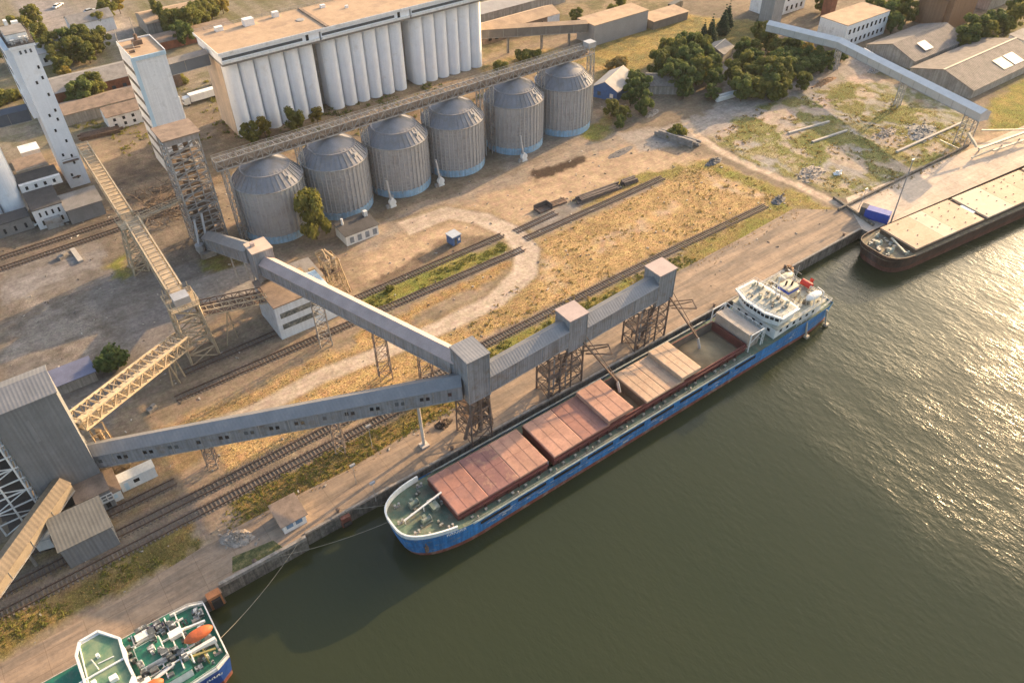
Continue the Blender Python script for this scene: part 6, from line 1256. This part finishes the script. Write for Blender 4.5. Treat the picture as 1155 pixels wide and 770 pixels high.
MB().rbox(g0, 2.6, 2.6, .25, 2.7, .1).build('wall', M('cabin_blue', (.07,.14,.30), .7, .15, 1), r); MB().rbox(g0, 3.0, 3.0, 2.7, 2.9, .1).build('roof', M('cabin_roof', (.42,.46,.5), .6, .1, 1), r); MB().rbox((g0[0]-.2,g0[1]-1.32), .8, .06, .3, 2.2, .1).build('door', glass_lt, r); MB().rbox((g0[0]+.8,g0[1]-1.32), .5, .06, 1.2, 1.9, .1).build('window', ship_white, r)
g0 = G(988,247); r = thing('blue_container', 'royal blue container on the pier corner beside the bow of the brown barge', 'container', (g0[0], g0[1], 0))
MB().rbox(g0, 2.6, 6.0, .1, 2.7, .35).build('body', royal_blue, r); m = MB(); [m.rbox((g0[0]-math.sin(.35)*k, g0[1]+math.cos(.35)*k), 2.72, .12, .1, 2.76, .35) for k in (-3,-1.5,0,1.5,3)]; m.build('rib', royal_blue, r); MB().rbox((g0[0]-1.2,g0[1]+3.4), 2.4, 1.6, .05, 2.9, .35).build('end_frame', roof_dark, r)
def pole(u, v, h, label, r_=.14, lean=(0,0), arm=0):
    g = G(u, v); r = thing('lamp_post', label, 'lamp post', (g[0], g[1], 0)); MB().tube((g[0],g[1],0),(g[0]+lean[0],g[1]+lean[1],h),r_,8,r_*.6).build('post', steel_grey, r)
    if arm: MB().beam((g[0],g[1],h),(g[0]+arm,g[1],h+.2),.1).box(g[0]+arm-.4,g[0]+arm+.4,g[1]-.15,g[1]+.15,h+.1,h+.3).build('lamp', pipe_grey, r)
    else: MB().box(g[0]+lean[0]-.5,g[0]+lean[0]+.5,g[1]+lean[1]-.2,g[1]+lean[1]+.2,h,h+.4).build('lamp', pipe_grey, r)
pole(1005,250,17.5,'tall thin mast on the pier beside the brown barge',.2,(.6,.4)); pole(968,236,6,'short leaning post at the pier corner by the blue container',.1,(.3,-.3))
pole(12,84,9,'curved street lamp behind the tall white tower at the left edge',.1,(0,0),1.6); pole(424,470+95,5,'short lamp post on the quay road by the blue ship bow',.07); pole(420,505,6,'thin lamp post on the green strip under the windowed conveyor',.07); pole(402,545,5,'thin lamp post at the road edge left of the blue ship bow',.07)
def heap(u, v, a, b, h, ang, label, mat, name='rubble_heap', n=40, seed=0, cat='heap'):
    g = G(u, v); rng = random.Random(seed); m = MB(); nr, ns = 7, 22; vs = [(g[0], g[1], h)]
    ca, sa = math.cos(ang), math.sin(ang)
    for j in range(1, nr+1):
        for i in range(ns):
            t = j/nr; w_ = 1+rng.uniform(-.16,.16); x, y = a*t*w_*math.cos(2*PI*i/ns), b*t*w_*math.sin(2*PI*i/ns); vs.append((g[0]+x*ca-y*sa, g[1]+x*sa+y*ca, max(-.05, h*(1-t**1.3)*(1+rng.uniform(-.35,.35)) if j < nr else -.05)))
    fs = [(0, 1+i, 1+(i+1)%ns) for i in range(ns)]+[(1+(j-1)*ns+i, 1+j*ns+i, 1+j*ns+(i+1)%ns, 1+(j-1)*ns+(i+1)%ns) for j in range(1, nr) for i in range(ns)]
    m.add(vs, fs); o = m.build(name, mat, loc=(g[0], g[1], 0)); tag(o, label, cat)
    m = MB()
    for k in range(n):
        x, y = rng.gauss(0,.5)*a, rng.gauss(0,.5)*b; s = rng.uniform(.12,.5); p = Vector((g[0]+x*ca-y*sa, g[1]+x*sa+y*ca, max(.05, h*(1-min(1,math.hypot(x/a,y/b))**1.3)))); q = p+Vector((rng.uniform(-1,1),rng.uniform(-1,1),rng.uniform(-.3,.4)))*s*1.6; m.beam(p, q, s, s*.6)
    if n: tag(m.build('debris', mat if mat is not coal else steel_rust, o), kind='stuff')
heap(805,183,3.6,1.4,1.1,.1,'grey gravel heap where the dirt track meets the railway',M('grey_gravel', (.15,.14,.135), .95, .3, 2, .05),'gravel_heap',10,1); heap(878,226,3.0,1.5,.9,.2,'dark grey heap at the overgrown end of the quay side track',M('grey_gravel', None),'gravel_heap',8,2)
heap(268,607,1.9,3.0,1.2,1.0,'pale rubble heap at the small grass patch by the quay wall',rubble_m,seed=3); heap(700,172,6,1.6,.3,.12,'flat grey slab of old asphalt on the yard before the last silo',M('grey_gravel', None),'asphalt_mound',0,4)
heap(930,93,6.5,1.3,1.2,.05,'long orange brown rubble mound on the pinkish lot',M('orange_rubble', (.33,.20,.11), .95, .35, 1.5, .05),seed=5,n=50); heap(915,195,5,3,.5,.2,'scattered pale rubble on the overgrown lot',rubble_m,seed=6,n=120); heap(1040,150,7,4,.5,.3,'grey rubble spread under the far conveyor',M('grey_rubble', (.26,.25,.235), .95, .35, 1.5, .05),seed=7,n=160); heap(945,196,1.4,1.0,.9,0,'small white rubble pile beside the curved dirt track',white_wash,seed=8,n=10); heap(1000,150,5,2,.4,.1,'pale debris in the middle of the overgrown lot',rubble_m,seed=9,n=80); heap(985,80,3,2,.9,.1,'pale debris pile in front of the old whitewashed wall',M('grey_rubble', None),seed=10,n=30)
heap(740,100,4,2.4,1.2,-.7,'broken white rubble beside the dark roofed house',rubble_m,seed=12,n=60); heap(735,128,4,1.4,.7,.2,'row of pale stone blocks under the trees near the blue house',rubble_m,seed=13,n=40); heap(890,300+4,1.6,1.1,1.0,.3,'rust brown heap on the quay edge near the blue ship stern',M('orange_rubble', None),seed=14,n=16); heap(500,478,2.0,1.2,.8,.1,'dark scrap heap beside the legs of the tall quay tower',coal,'scrap_heap',20,15)
# stacks of beams, slabs and logs
def stack(u0, v0, u1, v1, label, mat, n, w_, name, layers=2, seed=0):
    a, b = Vector(G(u0, v0)), Vector(G(u1, v1)); d = (b-a).normalized(); s = Vector((-d.y,d.x,0)); r = thing(name, label, 'stack', tuple((a+b)/2)); rng = random.Random(seed); L_ = (b-a).length
    for k in range(n):
        o = s*((k % max(1, n//layers))*w_*1.25-.5*w_*n/layers)+_Z*(w_*.5+w_*1.02*(k//max(1, n//layers))); t0 = rng.uniform(0,.12); t1 = rng.uniform(.86,1)
        MB().beam(a+d*L_*t0+o, a+d*L_*t1+o+s*rng.uniform(-.2,.2), w_*.8, w_).build('beam', mat, r)
    return r
stack(648,229,700,210,'long dark stack of steel beams beside the railway beyond the dirt road',M('dark_steel', (.12,.095,.085), .7, .3, 1), 8,.55,'beam_stack',2,1); stack(700,209,717,203,'short dark stack at the end of the long beam stack',M('dark_steel', None),6,.6,'beam_stack',2,2)
stack(618,233,638,226,'small reddish stack of rails next to the open rusty frame',steel_rust,4,.5,'rail_stack',1,3)
a = G(612,236); r = thing('open_frame', 'open rusty three sided steel frame on the yard by the dirt road', 'frame', (a[0], a[1], 0)); MB().box(a[0]-2.2,a[0]+2.2,a[1]+1,a[1]+1.2,0,1.6).box(a[0]+2,a[0]+2.2,a[1]-1.6,a[1]+1,0,1.6).box(a[0]-2.2,a[0]-2,a[1]-1.6,a[1]+1,0,.8).build('panel', M('dark_steel', None), r); MB().box(a[0]-2.0,a[0]+1.9,a[1]-1.5,a[1]+.9,.02,.3).build('floor', steel_rust, r)
stack(740,150,790,166,'row of broken concrete slabs along the yard border below the wood',M('slab_grey', (.26,.24,.22), .9, .3, 1, .03),9,.7,'slab_stack',2,4); stack(803,114,832,106,'white concrete pipe lying at the end of the gravel lane in the wood',ship_white,2,1.2,'concrete_pipe',1,5)
for (u0,v0,u1,v1,l) in ((889,151,935,138,'upper of two long concrete foundation strips in the overgrown lot'),(916,161,955,148,'lower of two long concrete foundation strips in the overgrown lot'),(1011,172,1085,139,'low concrete kerb along the overgrown lot towards the far conveyor')):
    p, q = Vector(G(u0,v0)), Vector(G(u1,v1)); tag(MB().beam(p+_Z*.25, q+_Z*.25, .7, .5).build('foundation_strip', M('pale_conc', (.45,.41,.36), .9, .15, 1, .02), loc=tuple(p)), l, 'foundation')
p, q = Vector(G(945,238)), Vector(G(1092,165)); tag(MB().beam(p+_Z*.4, q+_Z*.4, .5, .8).build('low_wall', conc_dark, loc=tuple(p)), 'low dark wall along the inland edge of the pale pier', 'wall')
p, q = Vector(G(940,224)), Vector(G(985,255)); tag(MB().beam(p+_Z*.35, q+_Z*.35, .6, .7).build('low_wall', conc_dark, loc=tuple(p)), 'low wall closing off the pier from the quay road', 'wall')
# quay gear
def bollard(x, y, label):
    r = thing('bollard', label, 'bollard', (x, y, 0), 'mooring bollards on the quay'); MB().lathe((x,y,0), [(.34,.0),(.26,.12),(.22,.55),(.4,.62),(.4,.78),(.1,.86)], 12).build('post', steel_rust, r)
for x, y in ((24,86.6),(48,86.5),(72,86.5),(96,86.5),(120,86.5),(145,86.5),(168,86.5),(-9,84.6),(8,85.5)): bollard(x, y, 'rusty mooring bollard on the quay edge')
r = thing('fender_frame', 'orange rusty fender frame on the quay corner by the green decked ship', 'fender', (.4, 83.6, 0)); MB().box(-.9,1.3,82.9,84.2,-2.2,.9).build('plate', M('orange_rust', (.42,.17,.07), .85, .25, 1), r); MB().box(-.5,1.0,82.4,82.9,-1.8,.3).build('pad', rubber, r)
r = thing('fender_frame', 'dark red fender hanging on the quay wall beside the blue ship bow', 'fender', (24.5, 85, -1)); MB().box(23.6,25.4,84.7,85.45,-2.4,-.2).build('plate', red_boot, r); MB().tube((23.8,84.4,-1.6),(25.2,84.4,-1.6),.4,10).build('pad', rubber, r)
def rope(p, q, label, sag=.6, r_=.045):
    p, q = Vector(p), Vector(q); m = MB(); n = 14; pt = [p.lerp(q, i/n)-_Z*sag*4*(i/n)*(1-i/n) for i in range(n+1)]
    for a, b in zip(pt[:-1], pt[1:]): m.tube(a, b, r_, 6, cap=False)
    tag(m.build('mooring_rope', rope_m, loc=tuple(p)), label, 'rope')
rope((29.6,77.2,3.1),(8,85.3,.8),'mooring rope from the blue ship bow to the quay bollard',1.2); rope((31,80.5,3.0),(24,86.5,.8),'short mooring rope from the blue ship bow',.3); rope((-1.5,74.2,2.8),(16.6,85.0,.9),'long mooring rope from the green decked ship along the wall',1.2); rope((140.5,81,2.6),(145,86.4,.8),'mooring rope at the stern of the blue ship',.3)
gpm = M('patch_grass', (.07,.085,.03), .95, .4, .9, .1, col2=(.16,.13,.06), thr=.56)
tag(MB().sheet(GP([(262,628),(308,609),(322,619),(262,646)]), .012).build('grass_patch', gpm), kind='structure')
r = xbuilding('shade_blue_store', 'low store with roof coloured shade blue beside the dark bush near the grey tower', 'building', -8.6, -1.2, 146.8, 151.6, 2.6, old_wall, M('shade_blue', (.16,.17,.24), .8, .15, .5), 'mono', .4)  # roof blue is the tone of shade put into the colour
tag(MB().box(-4.6,-1.4,152.0,154.2,.0,1.2).build('sand_pile', M('pink_sand', (.46,.30,.22), .95, .15, 1, .03), loc=(-3,153,0)), 'pinkish sand pile beside the shade blue roofed store', 'pile')
for (u,v,s,l) in ((72,290,1.6,'pale concrete block beside the yard road at the left'),(172,462,1.2,'pale slab on the yard road by the yellowish ducts')):
    g = G(u,v); tag(MB().rbox(g, s*1.6, s, .0, .7, .3).rbox((g[0]+.4,g[1]+.1), s*.8, s*.6, .7, 1.1, .5).build('concrete_block', conc, loc=g), l, 'block')
for (u0,v0,u1,v1,l) in ((82,282,92,296,'pale low wall stub crossing the yard road at the left'),):
    p, q = Vector(G(u0,v0)), Vector(G(u1,v1)); tag(MB().beam(p+_Z*.3, q+_Z*.3, 1.2, .6).build('wall_stub', M('pale_conc', None), loc=tuple(p)), l, 'wall')

stack(88,158,140,146,'long dark row of logs lying behind the tall white tower',M('log_dark', (.12,.08,.06), .95, .4, 1.2),10,.6,'log_stack',2,9)
HB = MB(); rng = random.Random(4)
for k in range(150):
    x, y = rng.uniform(26,37), rng.uniform(196,216); z = rng.uniform(0,2.6); HB.beam((x,y,z),(x+rng.uniform(-2.5,2.5),y+rng.uniform(-2.5,2.5),max(.05,z+rng.uniform(-1.6,1.6))),.14)
tag(HB.build('scrap_tangle', M('tangle_brown', (.13,.095,.07), .9, .4, 1.5), loc=(31,206,0)), 'dark tangle of scrap frames and dry brush below the tall white building', 'scrap', kind='stuff')
hz = bpy.data.materials.new('haze_air'); hz.use_nodes = True; N = hz.node_tree.nodes; L = hz.node_tree.links; N.remove(N['Principled BSDF']); pv = N.new('ShaderNodeVolumePrincipled'); pv.inputs['Density'].default_value = .00006; pv.inputs['Color'].default_value = (.9,.9,.9,1); L.new(pv.outputs[0], N['Material Output'].inputs['Volume'])
tag(MB().box(-700,900,-500,900,-7.5,130).build('haze', hz), kind='stuff')

def clumps(name, poly, n, mat, seed, lo=.25, hi=.8):
    """ground-hugging weed clumps nobody could count"""
    P_ = np.array(poly); lo2, hi2 = P_.min(0), P_.max(0); rng = random.Random(seed); vs, fs = [], []; xs_ = np.random.RandomState(seed).uniform(lo2, hi2, (n, 2)); ok = sdist(poly, xs_[:,0], xs_[:,1]) > 0; nn = fbm(xs_[:,0], xs_[:,1], 6, seed)
    for (x, y), o_, q in zip(xs_, ok, nn):
        if not o_ or q < .5: continue
        R_ = rng.uniform(lo, hi)
        for _ in range(14):
            c = Vector((x+rng.gauss(0,.5)*R_, y+rng.gauss(0,.5)*R_, abs(rng.gauss(0,.35))*R_)); nrm = Vector((rng.uniform(-1,1), rng.uniform(-1,1), rng.uniform(.2,1.4))).normalized(); a = nrm.orthogonal().normalized(); b = nrm.cross(a); k = R_*rng.uniform(.2,.45); i = len(vs)
            vs += [tuple(c-a*k-b*k*.5), tuple(c+a*k-b*k*.5), tuple(c+a*k*.7+b*k*.6), tuple(c-a*k*.7+b*k*.6)]; fs.append((i,i+1,i+2,i+3))
    me = bpy.data.meshes.new(name); me.from_pydata(vs, [], fs); me.materials.append(mat); me.update(); o = bpy.data.objects.new(name, me); COL.objects.link(o); tag(o, kind='stuff')
clumps('weeds', GP([(800,150),(860,120),(960,95),(1090,140),(1095,165),(1000,220),(950,222),(840,182)]), 1300, leaf_weed, 3, .2, .6)
clumps('weeds', rect(-45,62,94.5,100), 1500, leaf_mid, 4, .15, .45); clumps('weeds', rect(62,130,101.5,106), 900, leaf_mid, 5, .15, .5)
clumps('weeds', GP([(520,372),(600,300),(610,270),(700,225),(800,180),(880,215),(892,232),(770,300),(600,365),(430,440)]), 1600, leaf_weed, 6, .15, .5)
clumps('weeds', GP([(60,110),(130,95),(240,90),(260,150),(150,180),(60,130)]), 1200, leaf_mid, 7, .3, .9)
clumps('weeds', rect(56,96,132.6,137), 500, leaf_mid, 8, .15, .5)
clumps('weeds', GP([(250,140),(480,95),(560,95),(560,110),(260,190)]), 900, leaf_mid, 9, .3, 1.0)

r = xbuilding('garage_row', 'row of low garages with a rusty brown roof at the top left', 'building', 62, 96, 318, 326, 3, brick_m, roof_brown, 'mono', .6)
r = xbuilding('pale_hall', 'pale hall with a grey roof at the very top beside the white store', 'building', 18, 40, 330, 342, 4.5, white_wash, M('pale_grey_roof', None), 'gable_x', 1.8); winrow(r, 19, 39, 330, 1.2, 2.8, 7, .4)
r = xbuilding('tan_annex', 'tan annex behind the elevator roof near the top edge', 'building', 74, 92, 268, 278, 4, beige_wall, roof_tan, 'flat')
r = xbuilding('rust_tank_house', 'small dark rusty building by the corner of the elevator roof', 'building', 57, 63, 282, 288, 8, steel_rust, steel_rust, 'flat')
lm = MB(); rng = random.Random(15)
for k in range(900):
    x, y = rng.uniform(-40,175), rng.uniform(92,225)
    if 60 < y-0 and (168 < y < 190 and 42 < x < 162): continue
    q = rng.uniform(.06,.22); lm.rbox((x, y), q*2*rng.uniform(.6,2), q*1.4, .0, q*.8, rng.uniform(0,3))
tag(lm.build('litter', M('litter_mix', (.10,.085,.07), .9, .4, 3, col2=(.5,.45,.38), thr=.5, sc2=.3, soft=.05)), kind='stuff')
